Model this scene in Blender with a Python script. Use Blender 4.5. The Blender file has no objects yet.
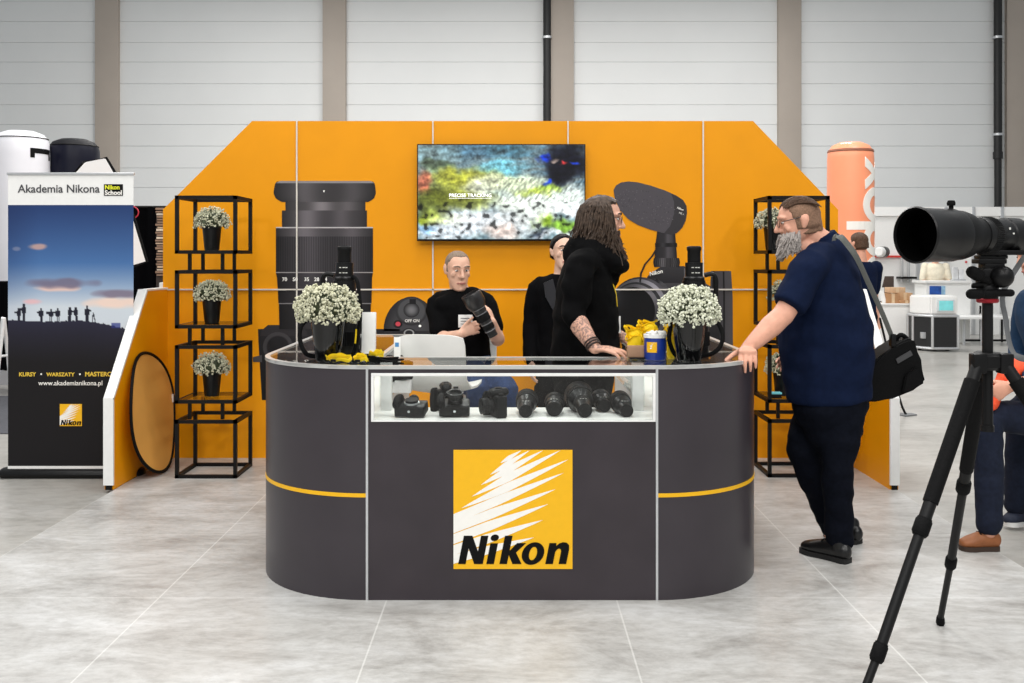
import bpy, bmesh, math, random
from mathutils import Vector as V, Matrix, noise

# ------------------------------------------------------------------ scene, camera, light, exposure
sc = bpy.context.scene
COL = sc.collection
F, HOR, CH = 1010.0, 256.0, 1.496          # focal length (px), horizon row, camera height (m)
cd = bpy.data.cameras.new('camera'); cam = bpy.data.objects.new('camera', cd); COL.objects.link(cam)
cam.location = (0, 0, CH); cam.rotation_euler = (math.pi / 2, 0, 0)
cd.sensor_width = 36; cd.lens = F / 1024 * 36; cd.shift_y = -(341.5 - HOR) / 1024
cd.clip_start = 0.05; cd.clip_end = 200
sc.camera = cam
w = bpy.data.worlds.new('world'); sc.world = w; w.use_nodes = True
w.node_tree.nodes['Background'].inputs[0].default_value = (0.93, 0.97, 1.0, 1)
w.node_tree.nodes['Background'].inputs[1].default_value = 0.42
vs = sc.view_settings
vs.view_transform = 'Standard'; vs.look = 'None'; vs.gamma = 1; vs.exposure = 0.0; vs.use_curve_mapping = False

def hall_lamp(x, y, z, sx, sy, e, c=(1, 0.98, 0.95)):
    l = bpy.data.lights.new('hall_lamp', 'AREA'); l.shape = 'RECTANGLE'; l.size = sx; l.size_y = sy
    l.energy = e; l.color = c
    o = bpy.data.objects.new('hall_lamp', l); o.location = (x, y, z); COL.objects.link(o)
for hx in (-5.0, 0.0, 5.0):
    for hy in (-5.0, 0.5, 5.0, 11.0, 17.0):
        hall_lamp(hx, hy, 7.5, 1.4, 2.4, 430 if hy < 0 else 225 if hy > 10 else 155)  # row behind the camera is added, and stronger, to brighten upright faces

# ------------------------------------------------------------------ helpers
def lin(c):
    return tuple((x / 255 / 12.92) if x / 255 <= .04045 else ((x / 255 + .055) / 1.055) ** 2.4 for x in c)

def P(px, py, D):
    return V(((px - 512) * D / F, D, CH - (py - HOR) * D / F))

MATS = {}
def M(name, c=(128, 128, 128), rough=.5, metal=0., var=.06, scale=30., bump=0., spec=.5, emis=0., coat=0.):
    if name in MATS: return MATS[name]
    m = bpy.data.materials.new(name); m.use_nodes = True; MATS[name] = m
    nt = m.node_tree; b = nt.nodes['Principled BSDF']
    b.inputs['Roughness'].default_value = rough; b.inputs['Metallic'].default_value = metal
    b.inputs['Specular IOR Level'].default_value = spec
    b.inputs['Coat Weight'].default_value = coat
    l = lin(c)
    tc = nt.nodes.new('ShaderNodeTexCoord'); n = nt.nodes.new('ShaderNodeTexNoise')
    n.inputs['Scale'].default_value = scale; n.inputs['Detail'].default_value = 4
    nt.links.new(tc.outputs['Object'], n.inputs['Vector'])
    r = nt.nodes.new('ShaderNodeValToRGB'); e = r.color_ramp.elements
    e[0].position = .3; e[1].position = .7
    e[0].color = (*[x * (1 - var) for x in l], 1); e[1].color = (*[min(1, x * (1 + var)) for x in l], 1)
    nt.links.new(n.outputs['Fac'], r.inputs['Fac']); nt.links.new(r.outputs['Color'], b.inputs['Base Color'])
    if emis:
        nt.links.new(r.outputs['Color'], b.inputs['Emission Color']); b.inputs['Emission Strength'].default_value = emis
    if bump:
        bp = nt.nodes.new('ShaderNodeBump'); bp.inputs['Strength'].default_value = bump; bp.inputs['Distance'].default_value = .01
        nt.links.new(n.outputs['Fac'], bp.inputs['Height']); nt.links.new(bp.outputs['Normal'], b.inputs['Normal'])
    return m

def vcol_mat(name, rough=.5, emis=0.):
    m = bpy.data.materials.new(name); m.use_nodes = True
    nt = m.node_tree; b = nt.nodes['Principled BSDF']; a = nt.nodes.new('ShaderNodeVertexColor'); a.layer_name = 'Col'
    b.inputs['Roughness'].default_value = rough; b.inputs['Specular IOR Level'].default_value = .2
    if emis:
        b.inputs['Base Color'].default_value = (.01, .01, .01, 1)
        nt.links.new(a.outputs[0], b.inputs['Emission Color']); b.inputs['Emission Strength'].default_value = emis
    else:
        nt.links.new(a.outputs[0], b.inputs['Base Color'])
    return m

def glass_mat(name, tint=(.97, .985, .98), ior=1.5):
    m = bpy.data.materials.new(name); m.use_nodes = True; nt = m.node_tree
    nt.nodes.remove(nt.nodes['Principled BSDF'])
    t = nt.nodes.new('ShaderNodeBsdfTransparent'); t.inputs[0].default_value = (*tint, 1)
    g = nt.nodes.new('ShaderNodeBsdfGlossy'); g.inputs['Roughness'].default_value = .02
    f = nt.nodes.new('ShaderNodeFresnel'); f.inputs[0].default_value = ior
    x = nt.nodes.new('ShaderNodeMixShader')
    ge = nt.nodes.new('ShaderNodeNewGeometry'); iv = nt.nodes.new('ShaderNodeMath'); iv.operation = 'SUBTRACT'; iv.inputs[0].default_value = 1; nt.links.new(ge.outputs['Backfacing'], iv.inputs[1])
    mu = nt.nodes.new('ShaderNodeMath'); mu.operation = 'MULTIPLY'; nt.links.new(f.outputs[0], mu.inputs[0]); nt.links.new(iv.outputs[0], mu.inputs[1])
    nt.links.new(mu.outputs[0], x.inputs[0]); nt.links.new(t.outputs[0], x.inputs[1]); nt.links.new(g.outputs[0], x.inputs[2])
    nt.links.new(x.outputs[0], nt.nodes['Material Output'].inputs[0])
    return m

def root_loc(p):
    l = V((0, 0, 0))
    while p is not None:
        l += p.location; p = p.parent
    return l

def link_mesh(name, me, mats, parent=None, origin=None):
    """me is in world coordinates; the parent's (unrotated) location or the origin is subtracted."""
    o = bpy.data.objects.new(name, me); COL.objects.link(o)
    for m in (mats if isinstance(mats, (list, tuple)) else [mats]):
        if m.name not in [x.name for x in me.materials if x]: me.materials.append(m)
    off = root_loc(parent) if parent else (V(origin) if origin is not None else V((0, 0, 0)))
    me.transform(Matrix.Translation(-off))
    if parent: o.parent = parent
    else: o.location = off
    return o

class MB:
    def __init__(s, T=None): s.bm = bmesh.new(); s.T = T; s.mi = 0
    def face(s, vs):
        try:
            f = s.bm.faces.new(vs); f.material_index = s.mi; f.smooth = True; return f
        except ValueError: return None
    def pts(s, ps): return [s.bm.verts.new(p) for p in ps]
    def box(s, lo, hi, bev=0., R=None):
        lo, hi = V(lo), V(hi)
        c = [V((x, y, z)) for x in (lo.x, hi.x) for y in (lo.y, hi.y) for z in (lo.z, hi.z)]
        if R is not None:
            m = (lo + hi) / 2; c = [m + R @ (p - m) for p in c]
        v = s.pts(c); fs = []
        for q in ((0, 1, 3, 2), (4, 6, 7, 5), (0, 4, 5, 1), (2, 3, 7, 6), (0, 2, 6, 4), (1, 5, 7, 3)):
            fs.append(s.face([v[i] for i in q]))
        if bev > 0:
            es = list({e for f in fs for e in f.edges})
            bmesh.ops.bevel(s.bm, geom=es, offset=bev, segments=2, profile=.6, affect='EDGES', material=s.mi)
        return s
    def rings(s, rs, caps=True, closed=False):
        vr = [s.pts(r) for r in rs]; n = len(vr[0])
        for a, b in zip(vr, vr[1:] + ([vr[0]] if closed else [])):
            for i in range(n):
                s.face([a[i], a[(i + 1) % n], b[(i + 1) % n], b[i]])
        if caps and not closed:
            s.face(vr[0][::-1]); s.face(vr[-1])
        return s
    def lathe(s, prof, c=(0, 0, 0), axis=(0, 0, 1), n=32):
        c = V(c); a = V(axis).normalized(); u = a.orthogonal().normalized(); w_ = a.cross(u)
        rs = []
        for r, t in prof:
            r = max(r, 1e-4)
            rs.append([c + a * t + (u * math.cos(q) + w_ * math.sin(q)) * r for q in [2 * math.pi * i / n for i in range(n)]])
        return s.rings(rs, closed=len(prof) > 4 and prof[0][0] > .002 and prof[-1][0] > .002)
    def cyl(s, a, b, r0, r1=None, n=16):
        a, b = V(a), V(b); d = b - a
        return s.lathe([(r0, 0), (r0 if r1 is None else r1, d.length)], a, d, n)
    def ball(s, c, r, n=16, T=None):
        r = (r, r, r) if isinstance(r, (int, float)) else r
        c = V(c); rs = []
        for j in range(1, n // 2):
            t = math.pi * j / (n // 2)
            ring = [V((r[0] * math.sin(t) * math.cos(q), r[1] * math.sin(t) * math.sin(q), -r[2] * math.cos(t))) for q in [2 * math.pi * i / n for i in range(n)]]
            rs.append([c + (T @ p if T else p) for p in ring])
        return s.rings(rs)
    def limb(s, pts, rad, ref=(1, 0, 0), n=16, sub=3, round_=True):
        pts = [V(p) for p in pts]; rad = [(r, r) if isinstance(r, (int, float)) else r for r in rad]
        if sub > 1 and len(pts) > 2:
            P2, R2 = [], []
            for i in range(len(pts) - 1):
                p0, p1, p2, p3 = pts[max(i - 1, 0)], pts[i], pts[i + 1], pts[min(i + 2, len(pts) - 1)]
                for k in range(sub):
                    t = k / sub
                    P2.append(.5 * ((2 * p1) + (p2 - p0) * t + (2 * p0 - 5 * p1 + 4 * p2 - p3) * t * t + (3 * p1 - p0 - 3 * p2 + p3) * t ** 3))
                    R2.append(tuple(rad[i][q] * (1 - t) + rad[i + 1][q] * t for q in (0, 1)))
            P2.append(pts[-1]); R2.append(rad[-1]); pts, rad = P2, R2
        ref = V(ref); rs = []
        def ring(p, t, r):
            u = ref - t * ref.dot(t)
            if u.length < .05: u = t.orthogonal()
            u.normalize(); v = t.cross(u)
            return [p + u * (r[0] * math.cos(q)) + v * (r[1] * math.sin(q)) for q in [2 * math.pi * i / n for i in range(n)]]
        T = []
        for i in range(len(pts)):
            a, b = pts[max(i - 1, 0)], pts[min(i + 1, len(pts) - 1)]
            T.append((b - a).normalized())
        if round_:
            r = rad[0]; m = min(r)
            for f, g in ((.95, .3), (.75, .66), (.4, .92)): rs.append(ring(pts[0] - T[0] * m * f, T[0], (r[0] * g, r[1] * g)))
        for p, t, r in zip(pts, T, rad): rs.append(ring(p, t, r))
        if round_:
            r = rad[-1]; m = min(r)
            for f, g in ((.4, .92), (.75, .66), (.95, .3)): rs.append(ring(pts[-1] + T[-1] * m * f, T[-1], (r[0] * g, r[1] * g)))
        return s.rings(rs)
    def tube(s, pts, r, n=8, sub=4):
        return s.limb(pts, [r] * len(pts), n=n, sub=sub, ref=(.3, .2, .93), round_=False)
    def ribbon(s, pts, w_, t, wdir, sub=5):
        return s.limb(pts, [(w_, t)] * len(pts), ref=wdir, n=8, sub=sub, round_=False)
    def prism(s, poly, y0, y1):
        """poly: (x, z) outline; extruded between y0 and y1"""
        a = s.pts([(x, y0, z) for x, z in poly]); b = s.pts([(x, y1, z) for x, z in poly]); n = len(poly)
        s.face(a); s.face(b[::-1])
        for i in range(n): s.face([a[i], b[i], b[(i + 1) % n], a[(i + 1) % n]])
        return s
    def prism_x(s, poly, x0, x1):
        a = s.pts([(x0, y, z) for y, z in poly]); b = s.pts([(x1, y, z) for y, z in poly]); n = len(poly)
        s.face(a); s.face(b[::-1])
        for i in range(n): s.face([a[i], b[i], b[(i + 1) % n], a[(i + 1) % n]])
        return s
    def prism_z(s, poly, z0, z1):
        a = s.pts([(x, y, z0) for x, y in poly]); b = s.pts([(x, y, z1) for x, y in poly]); n = len(poly)
        s.face(a); s.face(b[::-1])
        for i in range(n): s.face([a[i], b[i], b[(i + 1) % n], a[(i + 1) % n]])
        return s
    def mesh(s, name, angle=35):
        if s.T is not None: bmesh.ops.transform(s.bm, matrix=s.T, verts=s.bm.verts)
        bmesh.ops.recalc_face_normals(s.bm, faces=s.bm.faces)
        me = bpy.data.meshes.new(name); s.bm.to_mesh(me); s.bm.free()
        if angle: me.set_sharp_from_angle(angle=math.radians(angle))
        return me
    def build(s, name, mats, parent=None, origin=None, angle=35):
        return link_mesh(name, s.mesh(name, angle), mats, parent, origin)

def bake(o):
    bpy.context.view_layer.update()
    dg = bpy.context.evaluated_depsgraph_get()
    me = bpy.data.meshes.new_from_object(o.evaluated_get(dg)); old = o.data
    o.modifiers.clear(); o.data = me
    bpy.data.meshes.remove(old)

def fuse(mb, name, mat, parent, voxel=.006, smooth=4, wr=0., wf=9., fn=None):
    """join overlapping closed shapes into one continuous skin"""
    o = mb.build(name, mat, parent, angle=0)
    r = o.modifiers.new('r', 'REMESH'); r.mode = 'VOXEL'; r.voxel_size = voxel; r.use_smooth_shade = True
    if smooth:
        sm = o.modifiers.new('s', 'SMOOTH'); sm.iterations = smooth; sm.factor = .5
    bake(o)
    me = o.data
    if not me.materials: me.materials.append(mat)
    if wr:
        ns = [v.normal.copy() for v in me.vertices]
        for v, nn in zip(me.vertices, ns):
            c = v.co
            h = noise.noise(V((c.x * wf, c.y * wf, c.z * wf * 1.8))) + .5 * noise.noise(c * wf * 2.3)
            if fn: h += fn(c)
            v.co = c + nn * (wr * h)
    for p in me.polygons: p.use_smooth = True
    return o

def thing(name, label, cat, loc=(0, 0, 0), group=None):
    o = bpy.data.objects.new(name, None); COL.objects.link(o); o.location = loc; o.empty_display_size = .1
    o['label'] = label; o['category'] = cat
    if group: o['group'] = group
    return o

def tag(o, label=None, cat=None, group=None, kind=None):
    for k, x in (('label', label), ('category', cat), ('group', group), ('kind', kind)):
        if x: o[k] = x
    return o

def dup(root, loc, rot=None, label=None, group=None):
    r = root.copy(); COL.objects.link(r); r.location = loc
    if rot is not None: r.rotation_euler = rot
    if label: r['label'] = label
    if group: r['group'] = group
    for ch in list(root.children):
        c = ch.copy(); COL.objects.link(c); c.parent = r
        for g in ch.children:
            d = g.copy(); COL.objects.link(d); d.parent = c
    return r

def vgrid(name, x0, x1, z0, z1, y, nx, ny, fn, mat, parent):
    """flat picture facing -Y; fn(u, v) -> sRGB, v counted from the top"""
    vs_, fs, cs = [], [], []
    for j in range(ny + 1):
        for i in range(nx + 1):
            u, v = i / nx, j / ny
            vs_.append((x0 + (x1 - x0) * u, y, z1 + (z0 - z1) * v)); cs.append((*lin(fn(u, v)), 1))
    for j in range(ny):
        for i in range(nx):
            a = j * (nx + 1) + i; fs.append((a, a + nx + 1, a + nx + 2, a + 1))
    me = bpy.data.meshes.new(name); me.from_pydata(vs_, [], fs); at = me.color_attributes.new('Col', 'FLOAT_COLOR', 'POINT')
    at.data.foreach_set('color', [q for c in cs for q in c])
    return link_mesh(name, me, mat, parent)

def mixc(a, b, t): return tuple(x + (y - x) * t for x, y in zip(a, b))
def clampc(c): return tuple(max(0., min(255., x)) for x in c)
def blobs(u, v, base, bl, asp=1.):
    c = base
    for cu, cv, ru, rv, col, wgt in bl:
        d = ((u - cu) / ru) ** 2 + ((v - cv) / rv) ** 2
        if d < 6: c = mixc(c, col, wgt * math.exp(-d * d))
    return c

def flat_shape(name, splines, ext, mat, parent, loc, scale=1., shear=0., origin=None):
    """splines: closed (x, y) outlines, inner ones cut holes; stands facing -Y"""
    cu = bpy.data.curves.new(name, 'CURVE'); cu.dimensions = '2D'; cu.fill_mode = 'BOTH'; cu.extrude = ext / scale / 2
    for sp in splines:
        s = cu.splines.new('POLY'); s.points.add(len(sp) - 1); s.use_cyclic_u = True
        for p, (x, y) in zip(s.points, sp): p.co = (x + shear * y, y, 0, 1)
    o = bpy.data.objects.new(name, cu); COL.objects.link(o)
    return curve_done(o, name, mat, parent, loc, scale, origin)

def curve_done(o, name, mat, parent, loc, scale, origin=None, R=None):
    bpy.context.view_layer.update()
    dg = bpy.context.evaluated_depsgraph_get()
    me = bpy.data.meshes.new_from_object(o.evaluated_get(dg))
    cu = o.data; bpy.data.objects.remove(o); bpy.data.curves.remove(cu)
    me.materials.clear()
    me.transform(Matrix.Translation(V(loc)) @ (R if R is not None else Matrix.Rotation(math.pi / 2, 4, 'X')) @ Matrix.Scale(scale, 4))
    for p in me.polygons: p.material_index = 0
    return link_mesh(name, me, mat, parent, origin)

def text(txt, size, loc, mat, parent, bold=0., shear=0., align='LEFT', name='lettering', width=None, R=None, spacing=1.):
    cu = bpy.data.curves.new(name, 'FONT'); cu.body = txt; cu.size = 1; cu.offset = bold; cu.shear = shear
    cu.align_x = align; cu.extrude = .0008 / size; cu.space_character = spacing; cu.resolution_u = 4
    o = bpy.data.objects.new(name, cu); COL.objects.link(o)
    if width:
        bpy.context.view_layer.update(); size = width / max(o.dimensions.x, 1e-3)
    return curve_done(o, name, mat, parent, loc, size, None, R)

def ell(cx, cy, rx, ry, n=28, a0=0., a1=2 * math.pi):
    return [(cx + rx * math.cos(a0 + (a1 - a0) * i / n), cy + ry * math.sin(a0 + (a1 - a0) * i / n)) for i in range(n)]

# ------------------------------------------------------------------ materials
ORANGE = M('orange_board', (231, 151, 2), .42, var=.03, scale=3, spec=.25)
WHITE = M('white_board', (232, 232, 230), .5, var=.02)
DARK = M('counter_charcoal', (54, 49, 54), .33, spec=.4, var=.06, scale=6)
ALU = M('aluminium', (200, 202, 204), .35, metal=.6, var=.03)
BLKMET = M('black_metal', (13, 12, 12), .5, spec=0.20, var=.1)
BLKPL = M('black_plastic', (14, 14, 15), .4, spec=0.20, var=.12, scale=60)
RUBBER = M('black_rubber', (11, 11, 12), .7, spec=0.12, var=.15, scale=120, bump=.2)
GLOSSB = M('black_gloss', (6, 6, 7), .12, var=.1)
YEL = M('logo_yellow', (238, 180, 0), .45, var=.02)
YEL2 = M('yellow_fabric', (250, 214, 10), .7, var=.06)
LWHITE = M('print_white', (240, 238, 232), .5, var=.02)
LBLACK = M('print_black', (8, 8, 8), .5, var=.05, spec=.15)
GLASS = glass_mat('clear_glass')
GLASS2 = glass_mat('shelf_glass', (.9, .93, .92))
SKIN = {}
def skin(name, c, red=.12):
    return M(name, c, .5, var=.08, scale=24, spec=.35)

# ------------------------------------------------------------------ setting
def concrete(name, c0, c1, c2, sx=1., seams=False, rough=.45, sy=1.):
    m = bpy.data.materials.new(name); m.use_nodes = True; nt = m.node_tree; b = nt.nodes['Principled BSDF']; L = nt.links.new
    tc = nt.nodes.new('ShaderNodeTexCoord'); mp = nt.nodes.new('ShaderNodeMapping'); mp.inputs['Scale'].default_value = (sx, sy, 1)
    L(tc.outputs['Object'], mp.inputs[0])
    n1 = nt.nodes.new('ShaderNodeTexNoise'); n1.inputs['Scale'].default_value = 1.9; n1.inputs['Detail'].default_value = 12; n1.inputs['Roughness'].default_value = .74; n1.inputs['Distortion'].default_value = .5
    n2 = nt.nodes.new('ShaderNodeTexNoise'); n2.inputs['Scale'].default_value = 17; n2.inputs['Detail'].default_value = 8; n2.inputs['Roughness'].default_value = .7
    L(mp.outputs[0], n1.inputs[0]); L(mp.outputs[0], n2.inputs[0])
    r = nt.nodes.new('ShaderNodeValToRGB'); e = r.color_ramp.elements
    e[0].position = .33; e[0].color = (*lin(c0), 1); e[1].position = .66; e[1].color = (*lin(c2), 1)
    k = e.new(.5); k.color = (*lin(c1), 1); L(n1.outputs['Fac'], r.inputs[0])
    r2 = nt.nodes.new('ShaderNodeValToRGB'); r2.color_ramp.elements[0].position = .3; r2.color_ramp.elements[0].color = (.72, .71, .7, 1)
    r2.color_ramp.elements[1].position = .55; r2.color_ramp.elements[1].color = (1.04, 1.04, 1.04, 1); L(n2.outputs['Fac'], r2.inputs[0])
    mx = nt.nodes.new('ShaderNodeMix'); mx.data_type = 'RGBA'; mx.blend_type = 'MULTIPLY'; mx.inputs['Factor'].default_value = .75
    L(r.outputs[0], mx.inputs['A']); L(r2.outputs[0], mx.inputs['B'])
    out = mx.outputs['Result']
    if seams:
        sp = nt.nodes.new('ShaderNodeSeparateXYZ'); L(tc.outputs['Object'], sp.inputs[0]); fac = None
        for ax, off in (('X', .045), ('Y', .08)):
            a = nt.nodes.new('ShaderNodeMath'); a.operation = 'ADD'; a.inputs[1].default_value = off + 100; L(sp.outputs[ax], a.inputs[0])
            f = nt.nodes.new('ShaderNodeMath'); f.operation = 'FRACT'; L(a.outputs[0], f.inputs[0])
            c = nt.nodes.new('ShaderNodeMath'); c.operation = 'COMPARE'; c.inputs[1].default_value = .5; c.inputs[2].default_value = .0035; L(f.outputs[0], c.inputs[0])
            if fac is None: fac = c.outputs[0]
            else:
                mm = nt.nodes.new('ShaderNodeMath'); mm.operation = 'MAXIMUM'; L(fac, mm.inputs[0]); L(c.outputs[0], mm.inputs[1]); fac = mm.outputs[0]
        fm = nt.nodes.new('ShaderNodeMath'); fm.operation = 'MULTIPLY'; fm.inputs[1].default_value = .35; L(fac, fm.inputs[0])
        m2 = nt.nodes.new('ShaderNodeMix'); m2.data_type = 'RGBA'; L(fm.outputs[0], m2.inputs['Factor']); L(out, m2.inputs['A']); m2.inputs['B'].default_value = (*lin((232, 232, 228)), 1)
        out = m2.outputs['Result']
    L(out, b.inputs['Base Color']); b.inputs['Roughness'].default_value = rough
    return m
stand_mat = concrete('stand_concrete', (145, 142, 138), (179, 178, 175), (198, 198, 197), .8, True, .36, 1.45)
hall_mat = concrete('hall_concrete', (158, 155, 149), (172, 170, 165), (184, 182, 178), .5, False, .3)
MB().box((-2.545, .6, -.02), (2.455, 7.56, 0)).build('floor', stand_mat)['kind'] = 'structure'
MB().box((-22, -6, -.08), (22, 23.4, -.021)).build('floor_hall', hall_mat)['kind'] = 'structure'
# hall wall: horizontal ribbed sandwich panels
WALLP = M('wall_panel', (226, 228, 228), .6, var=.015, scale=1.2)
WY = 22.0
mb = MB(); prof = [(WY + .2, 0), (WY, 0)]; z = .35
rs_ = random.Random(4)
while z < 12:
    g = .004 + .006 * rs_.random()
    prof += [(WY, z - g), (WY + .018, z - g * .4), (WY + .018, z + g * .4), (WY, z + g)]
    z += .42 + .06 * rs_.random()
prof += [(WY, 12), (WY + .2, 12)]
mb.prism_x(prof, -22, 22); mb.build('wall_back', WALLP, angle=20)['kind'] = 'structure'
COLM = M('column_grey', (172, 162, 152), .6, var=.03, scale=2)
for i, cx in enumerate((108.5, 335, 562, 788.5, 1016)):
    x = (cx - 512) * WY / F
    mb = MB(); mb.box((x - .25, WY - .12, -.02), (x + .25, WY - .09, 12), .008); mb.box((x - .25, WY - .02, -.02), (x + .25, WY + .02, 12), .008); mb.box((x - .03, WY - .1, -.02), (x + .03, WY, 12))
    mb.box((x - .24, WY - .095, -.02), (x + .24, WY, 12))
    mb.build('trim_%d' % (i + 1), COLM)['kind'] = 'structure'
DOWN = M('pipe_black', (20, 20, 21), .5)
for cx, lab in ((547.5, 'black downpipe on the hall wall beside the column above the television'), (1004, 'black downpipe on the hall wall beside the far right column')):
    x = (cx - 512) * 21.6 / F
    t = thing('downpipe', lab, 'pipe', (x, 21.85, 0), 'black downpipes on the hall wall')
    mb = MB(); mb.cyl((x, 21.87, 0), (x, 21.87, 3.6), .075); mb.cyl((x, 21.87, 3.6), (x, 21.87, 3.75), .1); mb.cyl((x, 21.87, 3.75), (x, 21.87, 12), .085); mb.build('pipe', DOWN, t)
    for zz in (1.2, 4.1, 6.2):
        mb = MB(); mb.lathe([(.11, 0), (.11, .05)], (x, 21.87, zz)); mb.box((x - .03, 21.9, zz), (x + .03, 22.03, zz + .05)); mb.build('bracket', ALU, t)

exec_parts = []
# ------------------------------------------------------------------ orange exhibition wall with printed graphics
WD = 7.48                                  # front face of the back wall
def wx(px): return (px - 512) * WD / F
def wz(py): return CH - (py - HOR) * WD / F
XL, XR, ZT = -2.585, 2.415, 2.496
wall = thing('display_wall', 'orange exhibition wall with slanted top corners, low side wings and giant printed camera and lens', 'display wall', (-.085, WD + .03, 0))
poly = [(XL, 0), (XR, 0), (XR, 1.84), (XR - .63, ZT), (XL + .66, ZT), (XL, 1.84)]
MB().prism(poly, WD, WD + .06).build('back_panel', ORANGE, wall, angle=20)
SEAM = M('seam_strip', (214, 208, 198), .5)
mb = MB()
for sx in (297, 433, 568, 703): mb.box((wx(sx) - .005, WD - .0115, 0), (wx(sx) + .005, WD, ZT))
mb.box((XL, WD - .0115, 1.243), (XR, WD, 1.253))
mb.build('seam_strip', SEAM, wall)
for sgn, x0, x1 in ((-1, -2.61, -2.55), (1, 2.42, 2.475)):
    yp = [(WD + .06 if 0 else WD, 0), (6.47, 0), (6.47, .58), (7.06, 1.25), (WD, 1.25)]
    wing = MB().prism_x(yp, x0, x1).build('side_wing', ORANGE, wall, angle=20)
    ed = MB()
    xe0, xe1 = x0 - .002, x1 + .002
    ed.box((xe0, 6.452, .03), (xe1, 6.47, .588))
    ed.prism_x([(6.452, .582), (6.47, .578), (7.066, 1.248), (7.054, 1.262)], xe0, xe1)
    ed.box((xe0, 7.054, 1.25), (xe1, WD, 1.263))
    ed.build('edge_strip', WHITE, wing, angle=20)
    MB().box((x0 + .01, 6.455, 0), (x1 - .01, 6.49, .03)).build('foot', BLKMET, wing)

PRINT = vcol_mat('wall_print', .42)
PLAY = [0]
def print_rows(rows, fn, nx=24, parent=None, name='print', mbl=None):
    """rows of (py, pxl, pxr) on the wall; fn(u, v)->sRGB; joined in a list for one mesh"""
    vs_, fs, cs, off = mbl
    PLAY[0] += 1; y = WD - .0012 - .0002 * PLAY[0]
    b = len(vs_)
    ny = len(rows)
    for j, (py, xl, xr) in enumerate(rows):
        for i in range(nx + 1):
            u = i / nx; vs_.append((wx(xl + (xr - xl) * u), y, wz(py))); cs.append((*lin(clampc(fn(u, j / max(1, ny - 1)))), 1))
    for j in range(ny - 1):
        for i in range(nx):
            a = b + j * (nx + 1) + i; fs.append((a, a + nx + 1, a + nx + 2, a + 1))
def print_poly(pts, colr, mbl):
    vs_, fs, cs, off = mbl
    PLAY[0] += 1; y = WD - .0012 - .0002 * PLAY[0]
    b = len(vs_)
    for px, py in pts: vs_.append((wx(px), y, wz(py))); cs.append((*lin(colr), 1))
    fs.append(tuple(range(b, b + len(pts))))
def print_ell(cx, cy, rx, ry, fn, mbl, a=0., nr=10, n=36):
    """ellipse with colour fn(r 0..1, angle)"""
    vs_, fs, cs, off = mbl
    PLAY[0] += 1; y = WD - .0012 - .0002 * PLAY[0]
    b = len(vs_); ca, sa = math.cos(a), math.sin(a)
    for j in range(nr + 1):
        r = j / nr
        for i in range(n):
            q = 2 * math.pi * i / n; ex, ey = rx * r * math.cos(q), ry * r * math.sin(q)
            vs_.append((wx(cx + ex * ca - ey * sa), y, wz(cy + ex * sa + ey * ca))); cs.append((*lin(clampc(fn(r, q))), 1))
    for j in range(nr):
        for i in range(n):
            p = b + j * n; fs.append((p + i, p + (i + 1) % n, p + n + (i + 1) % n, p + n + i))
def print_done(name, mbl, label=None):
    vs_, fs, cs, off = mbl
    me = bpy.data.meshes.new(name); me.from_pydata(vs_, [], fs)
    at = me.color_attributes.new('Col', 'FLOAT_COLOR', 'POINT'); at.data.foreach_set('color', [q * (1 if i % 4 == 3 else 1.55) for i, q in enumerate([q for c in cs for q in c])])
    bm = bmesh.new(); bm.from_mesh(me)
    for f in bm.faces:
        if f.normal.y > 0: f.normal_flip()
    bm.to_mesh(me); bm.free()
    o = link_mesh(name, me, PRINT, wall)
    if label: o['label'] = label
    PLAY[0] = 0
    return o
def smooth_rows(pts, n):
    out = []
    for i in range(n + 1):
        y = pts[0][0] + (pts[-1][0] - pts[0][0]) * i / n
        for a, b in zip(pts, pts[1:]):
            if a[0] <= y <= b[0]:
                t = (y - a[0]) / max(1e-6, b[0] - a[0]); out.append((y, a[1] + (b[1] - a[1]) * t, a[2] + (b[2] - a[2]) * t)); break
    return out
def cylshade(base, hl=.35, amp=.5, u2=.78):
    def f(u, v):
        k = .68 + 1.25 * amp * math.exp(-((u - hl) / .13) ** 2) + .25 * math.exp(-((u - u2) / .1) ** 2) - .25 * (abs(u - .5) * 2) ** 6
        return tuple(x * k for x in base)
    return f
# --- giant zoom lens
L_ = ([], [], [], 0)
g = (74, 70, 74)
print_rows(smooth_rows([(329, 258, 400), (335, 258, 400), (400, 262, 398)], 6), lambda u, v: mixc((30, 29, 31), (18, 18, 19), v), 10, mbl=L_)
print_rows([(325, 268, 300), (330, 262, 306), (336, 260, 308)], lambda u, v: (38, 36, 38), 6, mbl=L_)
print_ell(278, 347, 15, 15, lambda r, q: (52, 50, 52) if r > .75 else (26, 25, 27), L_)
print_poly([(253, 357), (262, 355), (262, 362), (253, 362)], (60, 58, 60), L_)
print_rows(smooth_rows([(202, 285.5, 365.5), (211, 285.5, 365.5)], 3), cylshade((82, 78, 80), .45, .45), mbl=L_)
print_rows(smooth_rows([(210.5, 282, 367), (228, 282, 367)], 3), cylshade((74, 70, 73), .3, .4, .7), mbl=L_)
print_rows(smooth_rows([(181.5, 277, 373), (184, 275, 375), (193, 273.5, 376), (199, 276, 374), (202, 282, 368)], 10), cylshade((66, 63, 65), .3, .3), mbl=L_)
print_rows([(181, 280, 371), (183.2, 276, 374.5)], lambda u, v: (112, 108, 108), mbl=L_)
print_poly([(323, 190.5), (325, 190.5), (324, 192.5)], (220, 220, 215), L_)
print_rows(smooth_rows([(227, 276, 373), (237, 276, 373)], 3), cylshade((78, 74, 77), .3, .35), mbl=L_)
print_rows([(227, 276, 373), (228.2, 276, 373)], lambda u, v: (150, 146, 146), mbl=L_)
rb = cylshade((58, 55, 58), .35, .3)
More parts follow.
